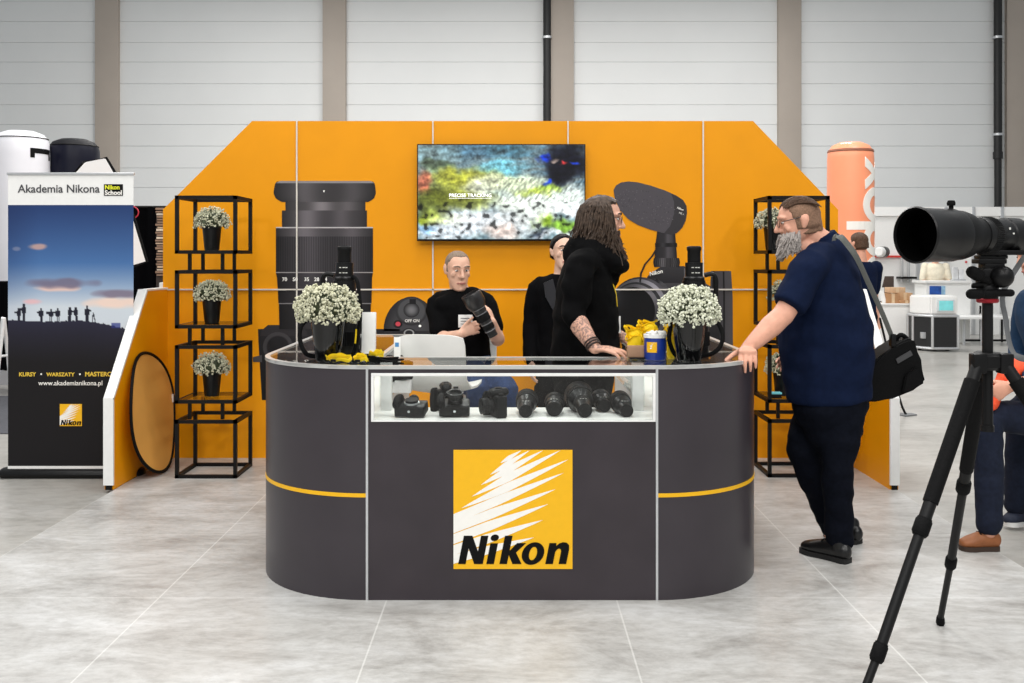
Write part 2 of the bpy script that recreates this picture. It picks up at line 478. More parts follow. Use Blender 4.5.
print_rows(smooth_rows([(236.5, 276, 373), (273, 276, 373)], 4), lambda u, v: tuple(x * (.72 if int(u * 112) % 2 else 1.12) for x in rb(u, v)), 224, mbl=L_)
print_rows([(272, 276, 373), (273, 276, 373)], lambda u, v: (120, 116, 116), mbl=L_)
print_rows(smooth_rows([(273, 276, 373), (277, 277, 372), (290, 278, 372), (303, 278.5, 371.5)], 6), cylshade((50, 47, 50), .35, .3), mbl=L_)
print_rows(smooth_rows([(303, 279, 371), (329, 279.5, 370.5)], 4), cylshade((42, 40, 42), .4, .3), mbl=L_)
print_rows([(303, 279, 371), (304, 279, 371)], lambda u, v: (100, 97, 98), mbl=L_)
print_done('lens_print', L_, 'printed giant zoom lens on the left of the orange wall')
for tx, px in (('70', 285), ('50', 295.5), ('35', 307), ('28', 317), ('24', 325)):
    text(tx, .038, (wx(px), WD - .0125, wz(281)), LWHITE, bpy.data.objects['lens_print'], bold=.02, align='CENTER')
# --- printed camera top (grip with release button)
L_ = ([], [], [], 0)
print_ell(411, 331, 27.5, 34, lambda r, q: mixc((58, 57, 60), (28, 28, 30), r ** 3), L_)
print_rows([(331, 384, 438), (352, 382, 438), (372, 382, 438)], lambda u, v: (34, 34, 36), 4, mbl=L_)
print_ell(411.5, 311, 16, 14.5, lambda r, q: (40, 40, 42) if r > .8 else (62, 62, 64), L_)
print_ell(411.5, 310, 8, 7.5, lambda r, q: mixc((96, 96, 98), (24, 24, 26), r ** 2), L_)
print_poly([(409.5, 299), (416, 299), (416, 304), (409.5, 304)], (20, 20, 22), L_)
print_ell(398, 324, 4.5, 4, lambda r, q: (170, 60, 70) if r < .6 else (24, 24, 26), L_, nr=8)
print_ell(420, 326, 1.4, 1.3, lambda r, q: (225, 225, 220), L_)
print_ell(409, 333, 7, 5, lambda r, q: (130, 130, 130) if .55 < r < .8 else (34, 34, 36), L_)
print_done('camera_top_print', L_, 'printed camera grip with shutter button on the orange wall')
for tx, px, rz in (('OFF', 408.5, 0), ('ON', 416.5, 0)):
    text(tx, .03, (wx(px), WD - .0125, wz(322)), LWHITE, bpy.data.objects['camera_top_print'], bold=.015, align='CENTER')
# --- printed camera with microphone
L_ = ([], [], [], 0)
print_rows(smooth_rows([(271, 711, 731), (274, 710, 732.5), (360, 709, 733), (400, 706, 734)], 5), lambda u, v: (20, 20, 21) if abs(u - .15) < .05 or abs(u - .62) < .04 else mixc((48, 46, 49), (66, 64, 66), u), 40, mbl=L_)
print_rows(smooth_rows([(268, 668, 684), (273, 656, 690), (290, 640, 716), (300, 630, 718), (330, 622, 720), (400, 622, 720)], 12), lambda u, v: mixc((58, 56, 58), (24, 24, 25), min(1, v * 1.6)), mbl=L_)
print_rows(smooth_rows([(266, 662, 684), (274, 649, 693), (283, 644, 697)], 5), lambda u, v: mixc((44, 43, 45), (30, 29, 31), v), mbl=L_)
print_poly([(684, 268), (690, 271), (692, 292), (684, 292)], (76, 75, 77), L_)
for k, (rr, cc) in enumerate(((34, (30, 29, 31)), (32, (58, 57, 60)), (29, (22, 22, 23)), (27, (46, 45, 47)), (24, (14, 14, 15)))):
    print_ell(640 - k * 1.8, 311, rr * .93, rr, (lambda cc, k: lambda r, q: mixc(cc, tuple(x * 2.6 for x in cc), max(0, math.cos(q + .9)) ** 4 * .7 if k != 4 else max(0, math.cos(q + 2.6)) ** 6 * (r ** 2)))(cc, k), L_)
rb2 = [(659 + 9 * math.sin(t), 311 - 30 * math.cos(t)) for t in [math.pi * i / 12 for i in range(13)]]
for i in range(40):
    t = math.pi * (i + .5) / 40
    x0, y0 = 654 + 12 * math.sin(t), 311 - 32 * math.cos(t); x1, y1 = x0 + 9 * max(.3, math.sin(t)), 311 - 31.5 * math.cos(t)
    print_poly([(x0, y0 - .5), (x1, y1 - .5), (x1, y1 + .6), (x0, y0 + .6)], (62, 61, 63), L_)
    PLAY[0] -= 1
PLAY[0] += 1
print_rows(smooth_rows([(258, 654, 679), (262, 653, 680), (267, 654, 679)], 4), lambda u, v: tuple(x * (.6 if int(u * 26) % 2 else 1.1) for x in cylshade((60, 58, 60))(u, v)), 52, mbl=L_)
print_rows(smooth_rows([(231, 657, 675), (244, 655.5, 676), (258, 654.5, 677)], 5), cylshade((52, 50, 53), .6, .4), mbl=L_)
print_rows([(243, 655, 677), (247, 655, 677)], cylshade((34, 33, 35)), mbl=L_)
mic = [(613.5, 190), (616, 185.5), (621, 182.5), (628, 181.5), (637, 182.3), (650, 185.5), (665, 190.5), (676, 195.5), (683, 200), (686.5, 206), (687, 213), (685.5, 221), (682, 228), (677, 233), (671, 234.8), (662, 232.8), (650, 229.5), (638, 225), (628, 219), (620, 210), (615, 200)]
print_poly(mic, (62, 59, 63), L_)
print_poly([(671, 193.3), (676, 195.5), (683, 200), (686.5, 206), (687, 213), (685.5, 221), (682, 228), (677, 233), (671, 234.8), (664, 233.2), (670, 226), (674, 214), (674, 202)], (44, 42, 44), L_)
for i in range(160):
    rr = random.Random(i); q = rr.random() * 6.28; r = rr.random() ** .5
    ex, ey = 33 * r * math.cos(q), 16 * r * math.sin(q); a = .33
    cx, cy = 645 + ex * math.cos(a) - ey * math.sin(a), 207 + ex * math.sin(a) + ey * math.cos(a)
    print_poly([(cx - .6, cy), (cx, cy - .6), (cx + .6, cy), (cx, cy + .6)], (78, 75, 78) if i % 2 else (50, 47, 51), L_); PLAY[0] -= 1
PLAY[0] += 1
cab = [(657, 248), (652, 256), (645, 264), (641, 273), (640, 282)]
print_poly([(x - .9, y) for x, y in cab] + [(x + .9, y + .4) for x, y in cab[::-1]], (28, 27, 28), L_)
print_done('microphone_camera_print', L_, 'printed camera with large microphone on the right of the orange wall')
mp_ = bpy.data.objects['microphone_camera_print']
Rt = Matrix.Rotation(math.pi / 2, 4, 'X')
text('Nikon', .05, (wx(656), WD - .0125, wz(274.3)), LWHITE, mp_, bold=.02, shear=.2, align='CENTER', width=.1, R=Matrix.Rotation(math.radians(-14), 4, 'Y') @ Rt)
text('Nikon', .05, (wx(676.5), WD - .0125, wz(208.5)), LWHITE, mp_, bold=.02, shear=.1, align='LEFT', width=.05, R=Matrix.Rotation(math.radians(20), 4, 'Y') @ Rt)
text('ME-1', .05, (wx(678.5), WD - .0125, wz(213.5)), LWHITE, mp_, bold=.0, align='LEFT', width=.035, R=Matrix.Rotation(math.radians(20), 4, 'Y') @ Rt)

# ------------------------------------------------------------------ television
TX0, TX1, TZ0, TZ1, TY = (417 - 512) * 7.41 / F, (585.5 - 512) * 7.41 / F, CH - (241 - HOR) * 7.41 / F, CH - (144 - HOR) * 7.41 / F, 7.41
tv = thing('television', 'flat screen television on the orange wall showing a bright mossy hillside', 'television', ((TX0 + TX1) / 2, TY, TZ0))
mb = MB(); mb.box((TX0, TY, TZ0), (TX1, TY + .03, TZ1), .004); mb.box((TX0 + .25, TY + .028, TZ0 + .15), (TX1 - .25, WD - .0115, TZ1 - .15), .004); mb.build('casing', BLKPL, tv)
TVB = [(.3, .05, .2, .1, (70, 100, 120), .7), (.55, .04, .15, .1, (60, 95, 110), .7), (.12, .1, .15, .12, (120, 140, 140), .7), (.12, .22, .1, .05, (60, 70, 40), .6), (.28, .34, .25, .1, (165, 165, 60), .9), (.2, .5, .2, .1, (140, 140, 45), .8),
       (.1, .62, .12, .2, (78, 84, 32), .9), (.3, .6, .2, .1, (120, 125, 50), .8), (.4, .42, .12, .1, (200, 203, 190), .85), (.03, .4, .05, .12, (165, 95, 75), .9), (.52, .24, .14, .09, (120, 190, 205), .8),
       (.6, .42, .2, .1, (225, 232, 195), .8), (.62, .62, .2, .13, (228, 235, 222), .9), (.85, .58, .18, .16, (232, 240, 232), .9), (.7, .75, .18, .12, (226, 232, 226), .8), (.7, .5, .1, .04, (175, 195, 70), .8), (.8, .45, .08, .04, (150, 180, 60), .8),
       (.9, .14, .16, .22, (16, 16, 26), 1.), (.86, .3, .1, .13, (14, 14, 22), 1.), (.76, .15, .04, .04, (30, 60, 190), .95), (.785, .38, .022, .05, (30, 70, 210), .95), (.93, .2, .025, .02, (30, 60, 170), .9), (.82, .16, .02, .025, (190, 170, 160), .95), (.87, .2, .02, .025, (200, 60, 60), .9),
       (.18, .8, .14, .05, (150, 165, 60), .9), (.06, .78, .07, .06, (135, 150, 40), .9), (.32, .82, .22, .14, (226, 230, 234), .9), (.15, .93, .16, .09, (214, 222, 228), .9), (.04, .88, .05, .05, (140, 175, 205), .9), (.55, .86, .16, .14, (205, 206, 206), .7),
       (.5, .93, .09, .09, (215, 195, 185), .8), (.77, .8, .06, .09, (125, 155, 45), .95), (.88, .88, .09, .07, (120, 160, 60), .95), (.93, .69, .14, .07, (238, 242, 244), .95), (.74, .93, .05, .05, (40, 45, 60), .8), (.88, .95, .2, .03, (225, 232, 236), .8)]
def tvcol(u, v):
    wv = V((u * 5, v * 3, 2.)); du = .05 * noise.noise(wv * 2) + .02 * noise.noise(wv * 6); dv = .06 * noise.noise(wv * 2.2 + V((7, 1, 3))) + .025 * noise.noise(wv * 7)
    n1 = noise.noise(V((u * 14 + v * 5, v * 12, 0))); n2 = noise.noise(V((u * 34, v * 22, 5))); n3 = noise.noise(V((u * 80, v * 50, 3)))
    gr = noise.noise(V((u * 70 + v * 26, v * 14 - u * 10, 4)))             # blades of grass
    rk = noise.noise(V((u * 9 - v * 12, v * 22 + u * 10, 9)))              # layered rock
    c = blobs(u + du, v + dv, mixc((150, 165, 165), (80, 105, 118), max(0, min(1, .5 + .9 * rk))), TVB)
    lum = sum(c) / 3; c = tuple(lum + (x - lum) * 1.12 for x in c)
    if v > .6: k = 1 + .45 * n2 + .3 * n1 + .2 * n3; k *= .55 if n1 + n2 < -.5 else 1
    elif u > .48 and v > .35: k = .98 + .55 * gr + .2 * n3
    else: k = 1 + .5 * rk + .35 * n2 + .25 * n3
    return clampc(tuple(x * k for x in c))
vgrid('screen', TX0 + .008, TX1 - .008, TZ0 + .014, TZ1 - .008, TY - .001, 190, 110, tvcol, vcol_mat('tv_picture', .25, 1.3), tv)
scr = [c for c in tv.children if c.name.startswith('screen')][0]
TVW = M('tv_caption', (250, 250, 250), .5, emis=.9)
text('PRECISE TRACKING', .035, (TX0 + .19 * 1.235, TY - .002, TZ0 + .455 * .71), TVW, scr, bold=.012, width=.31)
mb = MB(); mb.box((TX0 + .235, TY - .0025, TZ0 + .312), (TX0 + .545, TY - .0015, TZ0 + .3145)); mb.build('caption_rule', TVW, scr)

# ------------------------------------------------------------------ logo pieces
def nikon_letters():
    N = [(0, 0), (0, 138), (42, 138), (84, 62), (84, 138), (120, 138), (120, 0), (78, 0), (36, 76), (36, 0)]
    i1 = [(0, 0), (0, 101), (37, 101), (37, 0)]
    k = [(0, 0), (0, 138), (37, 138), (37, 64), (66, 102), (110, 102), (70, 56), (108, 0), (64, 0), (37, 44), (37, 0)]
    n = [(0, 0), (0, 102), (34, 102), (36, 88), (48, 100), (64, 106), (84, 104), (98, 92), (102, 72), (102, 0), (65, 0), (65, 62), (60, 73), (51, 76), (42, 70), (37, 58), (37, 0)]
    off = lambda p, d: [(x + d, y) for x, y in p]
    return [off(N, 85), off(i1, 222), ell(238, 128, 20, 16), off(k, 286), ell(440, 51, 54, 55, 36), ell(440, 51, 19, 33, 28), off(n, 510)]
RAYS = [((295, 108), (400, 45), 9), ((245, 165), (440, 45), 12), ((200, 215), (505, 45), 15), ((155, 272), (590, 45), 17), ((105, 328), (628, 90), 18), ((40, 392), (606, 155), 19), ((30, 440), (566, 235), 20), ((30, 492), (530, 308), 20), ((30, 545), (505, 385), 20), ((40, 585), (462, 470), 18)]
def ray_polys():
    out = []
    for (xa, ya), (xb, yb), w_ in RAYS:
        d = V((xb - xa, yb - ya)); n = V((-d.y, d.x)).normalized(); up, dn = [], []
        for t in [k / 12 for k in range(13)]:
            h = w_ * 1.15 * (min(1, t / .4) ** .8 if xa > 80 else 1) * min(1, (1 - t) / .55) ** .85 if t <= 1 else 0
            c = V((xa, ya)) + d * t
            up.append(c + n * h); dn.append(c - n * h)
        poly_ = up + dn[::-1]
        # clip to the square (67..648 x 45..625)
        for ax, lim, sg in ((0, 67, 1), (0, 648, -1), (1, 45, 1), (1, 625, -1)):
            res = []
            for a, b in zip(poly_, poly_[1:] + poly_[:1]):
                ia, ib = (a[ax] - lim) * sg >= 0, (b[ax] - lim) * sg >= 0
                if ia: res.append(a)
                if ia != ib:
                    t = (lim - a[ax]) / (b[ax] - a[ax]); res.append(a + (b - a) * t)
            poly_ = res
            if not poly_: break
        if len(poly_) > 2: out.append([(p.x - 67, 625 - p.y) for p in poly_])
    return out
RAYN = [0]
def nikon_logo(x0, z0, size, y, parent, thick=.006):
    """yellow square with white rays and slanted black letters, front face at y"""
    k = size / 581
    pl = MB().box((x0, y, z0), (x0 + size, y + thick, z0 + size)).build('logo_panel', YEL, parent)
    RAYN[0] = 0
    for p in ray_polys():
        flat_shape('ray', [p], .0006, LWHITE, pl, (x0, y - .0006 - .00004 * RAYN[0], z0), k); RAYN[0] += 1
    flat_shape('lettering', [[(x - 67, yy + 25) for x, yy in s] for s in nikon_letters()], .0012, LBLACK, pl, (x0, y - .0016, z0), k, .2)
    return pl

# ------------------------------------------------------------------ display counter
CR, CY, CX, XS = .56, 4.95, .63, .02
FY = CY - CR                                # front plane 4.39
YB = 6.15
YI = 4.77                                   # back edge of the front case
ctr = thing('display_counter', 'charcoal display counter with rounded ends, glass case and square yellow logo', 'counter', (0, CY, 0))
FRONTM = M('counter_front_tile', (51, 45, 50), .3, spec=.4, var=.12, scale=5)
mb = MB(); mb.box((-CX + .006, FY, 0), (CX - .006, FY + .02, .775)); mb.box((-CX + .006, FY, .987), (CX - .006, FY + .02, 1.006)); mb.box((-CX + .006, FY, .775), (-.612, FY + .02, .987)); mb.box((.624, FY, .775), (CX - .006, FY + .02, .987))
mb.build('front_panel', FRONTM, ctr)
def arc_path(s, r, n=20):
    p = [(s * CX, CY - r)]
    for i in range(1, n + 1):
        a = math.pi / 2 * i / n; p.append((s * (CX + (r - XS * (s > 0)) * math.sin(a)), CY - r * math.cos(a)))
    p.append((s * (CX + r - XS * (s > 0)), YB)); return p
def wallstrip(mbx, s, r0, r1, z0, z1):
    mbx.prism_z(arc_path(s, r0) + arc_path(s, r1)[::-1], z0, z1)
for s in (-1, 1):
    mb = MB(); wallstrip(mb, s, CR, CR - .02, 0, 1.006); ep = mb.build('end_panel', DARK, ctr, angle=25)
    mb = MB(); wallstrip(mb, s, CR + .002, CR - .001, .447, .464); mb.build('accent_stripe', YEL, ep, angle=25)
    MB().box((s * CX - .005, FY - .004, 0), (s * CX + .005, FY + .012, 1.006)).build('trim_strip', ALU, ctr)
    # inner walls of the arm
    mb = MB(); xi = s * (CX - .005)
    mb.box((min(xi, xi + s * .02), YI + .02, 0), (max(xi, xi + s * .02), YB, .77)); mb.box((min(xi, s * 1.165), YB - .02, 0), (max(xi, s * 1.165), YB, .77))
    mb.build('inner_panel', WHITE, ctr)
    mb = MB(); mb.box((min(xi, xi + s * .006), YI + .02, .77), (max(xi, xi + s * .006), YB, 1.006)); mb.box((min(xi, s * 1.165), YB - .007, .77), (max(xi, s * 1.165), YB - .001, 1.006)); mb.build('glass_pane', GLASS, ctr)
    # posts seen at the ends of the case
    mb = MB(); mb.box((s * .583 - .026, YI - .1, .775), (s * .583 + .026, YI - .06, 1.006), .003); mb.box((s * .60 - .006, YI - .02, .775), (s * .60 + .006, YI + .02, 1.006)); mb.build('case_post', WHITE, ctr)
MB().box((-CX, YI - .02, 0), (CX, YI, .765)).build('back_panel', WHITE, ctr)
# white shelf inside front and arms
pl = [(-CX, FY + .021)] + [(-(CX + (CR - .022) * math.sin(math.pi / 2 * i / 12)), CY - (CR - .022) * math.cos(math.pi / 2 * i / 12)) for i in range(1, 13)]
pr = [(CX, FY + .021)] + [(CX + (CR - XS - .022) * math.sin(math.pi / 2 * i / 12), CY - (CR - .022) * math.cos(math.pi / 2 * i / 12)) for i in range(1, 13)]
outer = pl + [(-CX - CR + .022, YB - .02), (-CX, YB - .02), (-CX, YI), (CX, YI), (CX, YB - .02), (CX + CR - XS - .022, YB - .02)] + pr[::-1]
MB().prism_z(outer, .765, .781).build('display_shelf', M('case_white', (238, 238, 234), .4, var=.01), ctr, angle=25)
# glass top with pale rim
po = [(x, y) for x, y in arc_path(-1, CR + .004)][::-1] + arc_path(1, CR + .004)
top = po + [(CX - .01, YB), (CX - .01, YI + .01), (-CX + .01, YI + .01), (-CX + .01, YB)]
MB().prism_z(top, 1.008, 1.018).build('glass_top', GLASS, ctr, angle=25)
pin = [(x, y) for x, y in arc_path(-1, CR - .02)][::-1] + arc_path(1, CR - .02)
mb = MB(); mb.prism_z(po + pin[::-1], 1.004, 1.0195)
for s in (-1, 1):
    a, b = sorted((s * (CX - .01), s * (CX + .012))); mb.box((a, YI + .01, 1.004), (b, YB, 1.0195))
    mb.box((min(s * CX, s * 1.165), YB - .02, 1.004), (max(s * CX, s * 1.165), YB, 1.0195))
mb.box((-CX, YI - .01, 1.004), (CX, YI + .012, 1.0195))
mb.build('rim', M('rim_silver', (196, 196, 194), .3, metal=.3, var=.04), ctr, angle=25)
mb = MB(); y0, y1 = FY - .006, FY + .012
for b in ((-.612, .974, .624, .987), (-.612, .776, .624, .781), (-.612, .781, -.6, .974), (.612, .781, .624, .974)): mb.box((b[0], y0, b[1]), (b[2], y1, b[3]), .0015)
wf = mb.build('window_frame', WHITE, ctr)
MB().box((-.6, FY + .002, .777), (.612, FY + .006, .973)).build('glass_pane', GLASS, wf)
nikon_logo((453.5 - 512) * 4.385 / F, CH - (569 - HOR) * 4.385 / F, 119 * 4.385 / F, 4.385, ctr, .005)
CT = 1.0195                                 # counter top height

# ------------------------------------------------------------------ roll-up banner
BY = 6.9
def bx(px): return (px - 512) * BY / F
def bz(py): return CH - (py - HOR) * BY / F
ban = thing('rollup_banner', 'roll-up banner with white header and dusk photograph standing left of the orange wall', 'banner', (bx(70), BY, -.02))
PICM = vcol_mat('banner_photo', .5)
fig = [(.03, .0), (.085, .9), (.125, 1.25), (.265, 1.), (.34, .95), (.4, 1.), (.49, 1.0), (.545, 1.), (.63, 1.15)]
def hill(u): return .44 + .006 * math.sin(u * 5) + (.05 * (max(0, u - .55) / .45) ** 1.3 if u > .55 else 0)
def bancol(u, v):
    # v: 0 = below header, 1 = bottom of the sheet
    sky = mixc((36, 58, 104), (70, 108, 160), min(1, v / .22)) if v < .22 else mixc((70, 108, 160), (200, 208, 216), min(1, (v - .22) / .17))
    
    sky = mixc(sky, (30, 44, 84), .5 * max(0, 1 - u / .25) * max(0, 1 - v / .5))
    n = noise.noise(V((u * 9, v * 26, 1)))
    for cu, cv, ru, rv, col in ((.23, .16, .075, .011, (186, 152, 146)), (.07, .168, .03, .007, (110, 120, 150)), (.4, .318, .17, .012, (226, 190, 178)), (.42, .3, .25, .018, (112, 106, 128)), (.85, .375, .22, .022, (236, 208, 192)), (.88, .34, .2, .015, (122, 112, 130)), (.2, .37, .07, .01, (222, 178, 182))):
        d = ((u - cu) / ru) ** 2 + ((v - cv) / rv) ** 2 + n * .7
        if d < 1.6: sky = mixc(sky, col, max(0, min(1, (1.6 - d) * .8)) * .9)
    h = hill(u) + .004 * noise.noise(V((u * 40, 0, 0)))
    c = sky
    if v > h: c = mixc((40, 39, 56), (24, 22, 24), min(1, (v - h) / .16))
    else:
        for fu, fs in fig:
            b0 = hill(fu) + .004; hh = .056 * fs; du = (u - fu)
            t = (b0 - v) / max(hh, 1e-3)
            if 0 <= t <= 1:
                wd = .011 if t < .45 else (.018 if t < .8 else .009)
                if t < .4 and abs(abs(du) - .006) < .0045: c = (30, 30, 44)
                elif t >= .4 and abs(du + .004 * math.sin(fu * 50)) < wd: c = (30, 30, 44)
                elif .62 < t < .76 and 0 < du * (1 if int(fu * 100) % 2 else -1) < .034: c = (34, 34, 48)
        du = u - .68; t = (hill(.67) + .01 - v) / .045
        if 0 <= t <= 1 and (abs(du - .018 * (1 - t)) < .004 or abs(du + .012 * (1 - t)) < .004): c = (34, 34, 48)
    if abs(v - (hill(.86) - .004)) < .01 and abs(u - .86) < .035: c = mixc(c, (40, 50, 120), .7)
    return c
HX0, HX1 = bx(8), bx(133.5)
MB().box((HX0, BY, bz(205)), (HX1, BY + .002, bz(175))).build('header', WHITE, ban)
vgrid('picture', HX0, HX1, bz(466), bz(205), BY, 150, 300, bancol, PICM, ban)
hd = [c for c in ban.children if c.name.startswith('header')][0]; pic = [c for c in ban.children if c.name.startswith('picture')][0]
mb = MB(); mb.box((HX0 - .006, BY - .008, bz(175)), (HX1 + .006, BY + .01, bz(172.5)), .002); mb.build('top_rail', ALU, ban)
MB().box((HX0, BY - .004, bz(470)), (HX1, BY + .004, bz(466))).build('bottom_rail', WHITE, ban)
mb = MB(); mb.limb([(HX0 - .03, BY + .03, .01), (HX1 + .03, BY + .03, .01)], [(.075, .038)] * 2, ref=(0, 1, 0), n=16, sub=1); mb.build('base', BLKPL, ban)
MB().cyl((0.5 * (HX0 + HX1), BY + .03, .02), (0.5 * (HX0 + HX1), BY + .012, bz(174)), .011).build('pole', ALU, ban)
DGREY = M('print_grey', (62, 62, 66), .5); YTX = M('print_yellow', (226, 190, 60), .5); NEON = M('print_lime', (222, 226, 40), .5)
text('Akademia Nikona', .09, (bx(18), BY - .002, bz(192.5)), DGREY, hd, bold=.012, width=bx(100) - bx(18))
bd = MB().box((bx(104), BY - .003, bz(195.7)), (bx(123), BY - .0005, bz(184.2)), .0005).build('school_badge', LBLACK, hd)
text('Nikon', .04, (bx(105), BY - .004, bz(189.3)), NEON, hd, bold=.03, width=bx(119.5) - bx(105))
text('School', .04, (bx(105), BY - .004, bz(194.8)), LWHITE, hd, bold=.03, width=bx(122) - bx(105))
text('KURSY', .05, (bx(19), BY - .002, bz(376.2)), YTX, pic, bold=.025, width=bx(36) - bx(19))
text('WARSZATY', .05, (bx(46.7), BY - .002, bz(376.2)), YTX, pic, bold=.025, width=bx(75) - bx(46.7))
text('MASTERCLASS', .05, (bx(85), BY - .002, bz(376.2)), YTX, pic, bold=.025, width=bx(124) - bx(85))
for px in (41.3, 80): MB().cyl((bx(px), BY - .002, bz(374.2)), (bx(px), BY - .0004, bz(374.2)), .006).build('bullet', LWHITE, pic)
text('www.akademianikona.pl', .05, (bx(38.5), BY - .002, bz(385.2)), LWHITE, pic, bold=.005, width=bx(102.5) - bx(38.5))
lg_ = nikon_logo(bx(60), bz(426), bx(82) - bx(60), BY - .003, ban, .002)

# ------------------------------------------------------------------ shelf towers
def tower(label, loc):
    t = thing('shelf_tower', label, 'shelf', (0, 0, 0), 'black cube shelf towers')
    S, H, r = .392, .392, .0118
    zs = [0, .503, 1.008, 1.511]
    for k, z0 in enumerate(zs):
        mb = MB()
        for x in (0, S):
            for y in (0, S): mb.box((x - r, y - r, z0), (x + r, y + r, z0 + H))
        for z in (z0 + r, z0 + H - r):
            for y in (0, S): mb.box((-r, y - r, z - r), (S + r, y + r, z + r))
            for x in (0, S): mb.box((x - r, -r, z - r), (x + r, S + r, z + r))
        fr = mb.build('cube_frame', BLKMET, t)
        if k:
            MB().box((r, r, z0 + r * 2 - .006), (S - r, S - r, z0 + r * 2 + .001)).build('glass_shelf', GLASS2, fr)
            zb = zs[k - 1] + H - .002
            for x in (.07, S - .1):
                for y in (.05, S - .05): MB().box((x - r * .9, y - r * .9, zb), (x + r * .9, y + r * .9, z0 + .002)).build('connector', BLKMET, t)
    t.location = loc
    return t
TL, TR_ = V((-2.255, 6.8, 0)), V((1.742, 6.83, 0))
tower('black cube shelf tower holding three potted flowers beside the leaning reflector', TL)
t2 = tower('black cube shelf tower behind the man in the navy polo shirt', TR_)

# ------------------------------------------------------------------ flowers
FLO = M('flower_cream', (206, 205, 180), .8, var=.3, scale=70, spec=.1)
FLO2 = M('flower_white', (216, 218, 198), .8, var=.28, scale=70, spec=.1)
LEAF = M('leaf_green', (64, 72, 48), .6, var=.3, scale=40)
def ico(bm_list, c, r, rnd):
    pass
ICO = None
def flowers(parent, c, rx, rz, n, br, seed, mat, low=-.45, leaf=.35):
    rnd = random.Random(seed)
    base = bmesh.new(); bmesh.ops.create_icosphere(base, subdivisions=1, radius=1); bv = [v.co.copy() for v in base.verts]; bf = [[v.index for v in f.verts] for f in base.faces]; base.free()
    out = {}
    for part in ('blossoms', 'leaves'):
        vs_, fs = [], []
        m = n if part == 'blossoms' else int(n * leaf)
        for i in range(m):
            z = low + (1 - low) * (i + .5) / m; q = i * 2.39996 + rnd.uniform(-.2, .2); s_ = math.sqrt(max(0, 1 - z * z))
            rr = (rnd.uniform(.86, 1.06) if part == 'blossoms' else rnd.uniform(.7, .99))
            bump = 1 + .1 * noise.noise(V((s_ * math.cos(q) * 2.2 + seed, s_ * math.sin(q) * 2.2, z * 2.2)))
            p = V(c) + V((s_ * math.cos(q) * rx, s_ * math.sin(q) * rx, z * rz)) * rr * bump
            k = 5 if part == 'blossoms' else 1
            for _ in range(k):
                d = V((rnd.gauss(0, 1), rnd.gauss(0, 1), rnd.gauss(0, 1))).normalized()
                pp = p + d * br * .9 * (part == 'blossoms'); sz = br * rnd.uniform(.38, .62) if part == 'blossoms' else br * rnd.uniform(.8, 1.3)
                fl = V((1, 1, .55 if part == 'blossoms' else .3)); b = len(vs_)
                R = Matrix.Rotation(rnd.uniform(0, 6.28), 3, 'X') @ Matrix.Rotation(rnd.uniform(0, 6.28), 3, 'Y')
                vs_ += [pp + R @ V((x.x * fl.x * sz, x.y * fl.y * sz, x.z * fl.z * sz)) for x in bv]
                fs += [[b + j for j in f] for f in bf]
        if part == 'leaves':
            mbx = MB(); mbx.ball(V(c) + V((0, 0, rz * .1)), (rx * .78, rx * .78, rz * .72), 14); b = len(vs_)
            me2 = mbx.mesh('x', 0); vs_ += [v.co.copy() for v in me2.vertices]; fs += [[b + j for j in p.vertices] for p in me2.polygons]; bpy.data.meshes.remove(me2)
        me = bpy.data.meshes.new(part); me.from_pydata(vs_, [], fs)
        out[part] = link_mesh(part, me, mat if part == 'blossoms' else LEAF, parent)
    return out
POT = M('pot_black', (12, 12, 13), .3, spec=.3, var=.1)
def potted(label, loc, seed):
    t = thing('potted_flowers', label, 'potted plant', (0, 0, 0), 'potted flowers on the shelf towers')
    mb = MB(); mb.lathe([(.001, 0), (.046, 0), (.05, .006), (.064, .15), (.067, .152), (.067, .16), (.061, .16), (.058, .145), (.001, .143)], n=28); mb.build('pot', POT, t)
    flowers(t, (0, 0, .2), .115, .092, 170, .0135, seed, FLO)
    t.location = loc
for k, (tw, what) in enumerate(((TL, 'left'), (TR_, 'right'))):
    for lev, z0, nm in ((3, 1.511, 'top'), (2, 1.008, 'second'), (1, .503, 'third')):
        lab = 'small cream flowers in a black pot on the %s shelf of the %s tower' % (nm, 'left' if k == 0 else 'right')
        off = (.175, .2) if k == 0 else ((.1, .3), (.17, .22), (.14, .2))[3 - lev]
        potted(lab, tw + V((off[0], off[1], z0 + .0246)), 10 * k + lev)
# small cyan carton on the right tower
t = thing('carton', 'tiny cyan and dark carton on the third shelf of the right tower', 'box', (1.80, 6.9, .5276))
MB().box((1.765, 6.87, .5276), (1.835, 6.93, .555), .003).build('body', BLKPL, t)
MB().box((1.763, 6.868, .555), (1.837, 6.932, .567), .002).build('lid', M('cyan_card', (120, 205, 215), .5), t)

# counter bouquets in glossy black vases
def bouquet(label, x, y, seed, rx, rz, mat, cz):
    t = thing('flower_vase', label, 'vase of flowers', (0, 0, 0))
    mb = MB(); mb.lathe([(.001, 0), (.05, 0), (.055, .006), (.068, .1), (.076, .185), (.079, .2), (.073, .2), (.064, .12), (.001, .1)], n=36); mb.build('vase', GLOSSB, t)
    flowers(t, (0, 0, cz), rx, rz, 400, .0135, seed, mat, -.5)
    t.location = (x, y, CT); return t
bouquet('big bouquet of cream flowers in a black vase at the left of the counter', (328 - 512) * 4.6 / F, 4.6, 31, .137, .11, FLO, .235)
bouquet('big bouquet of white flowers in a black vase at the right of the counter', (689 - 512) * 4.6 / F, 4.6, 47, .13, .11, FLO2, .228)

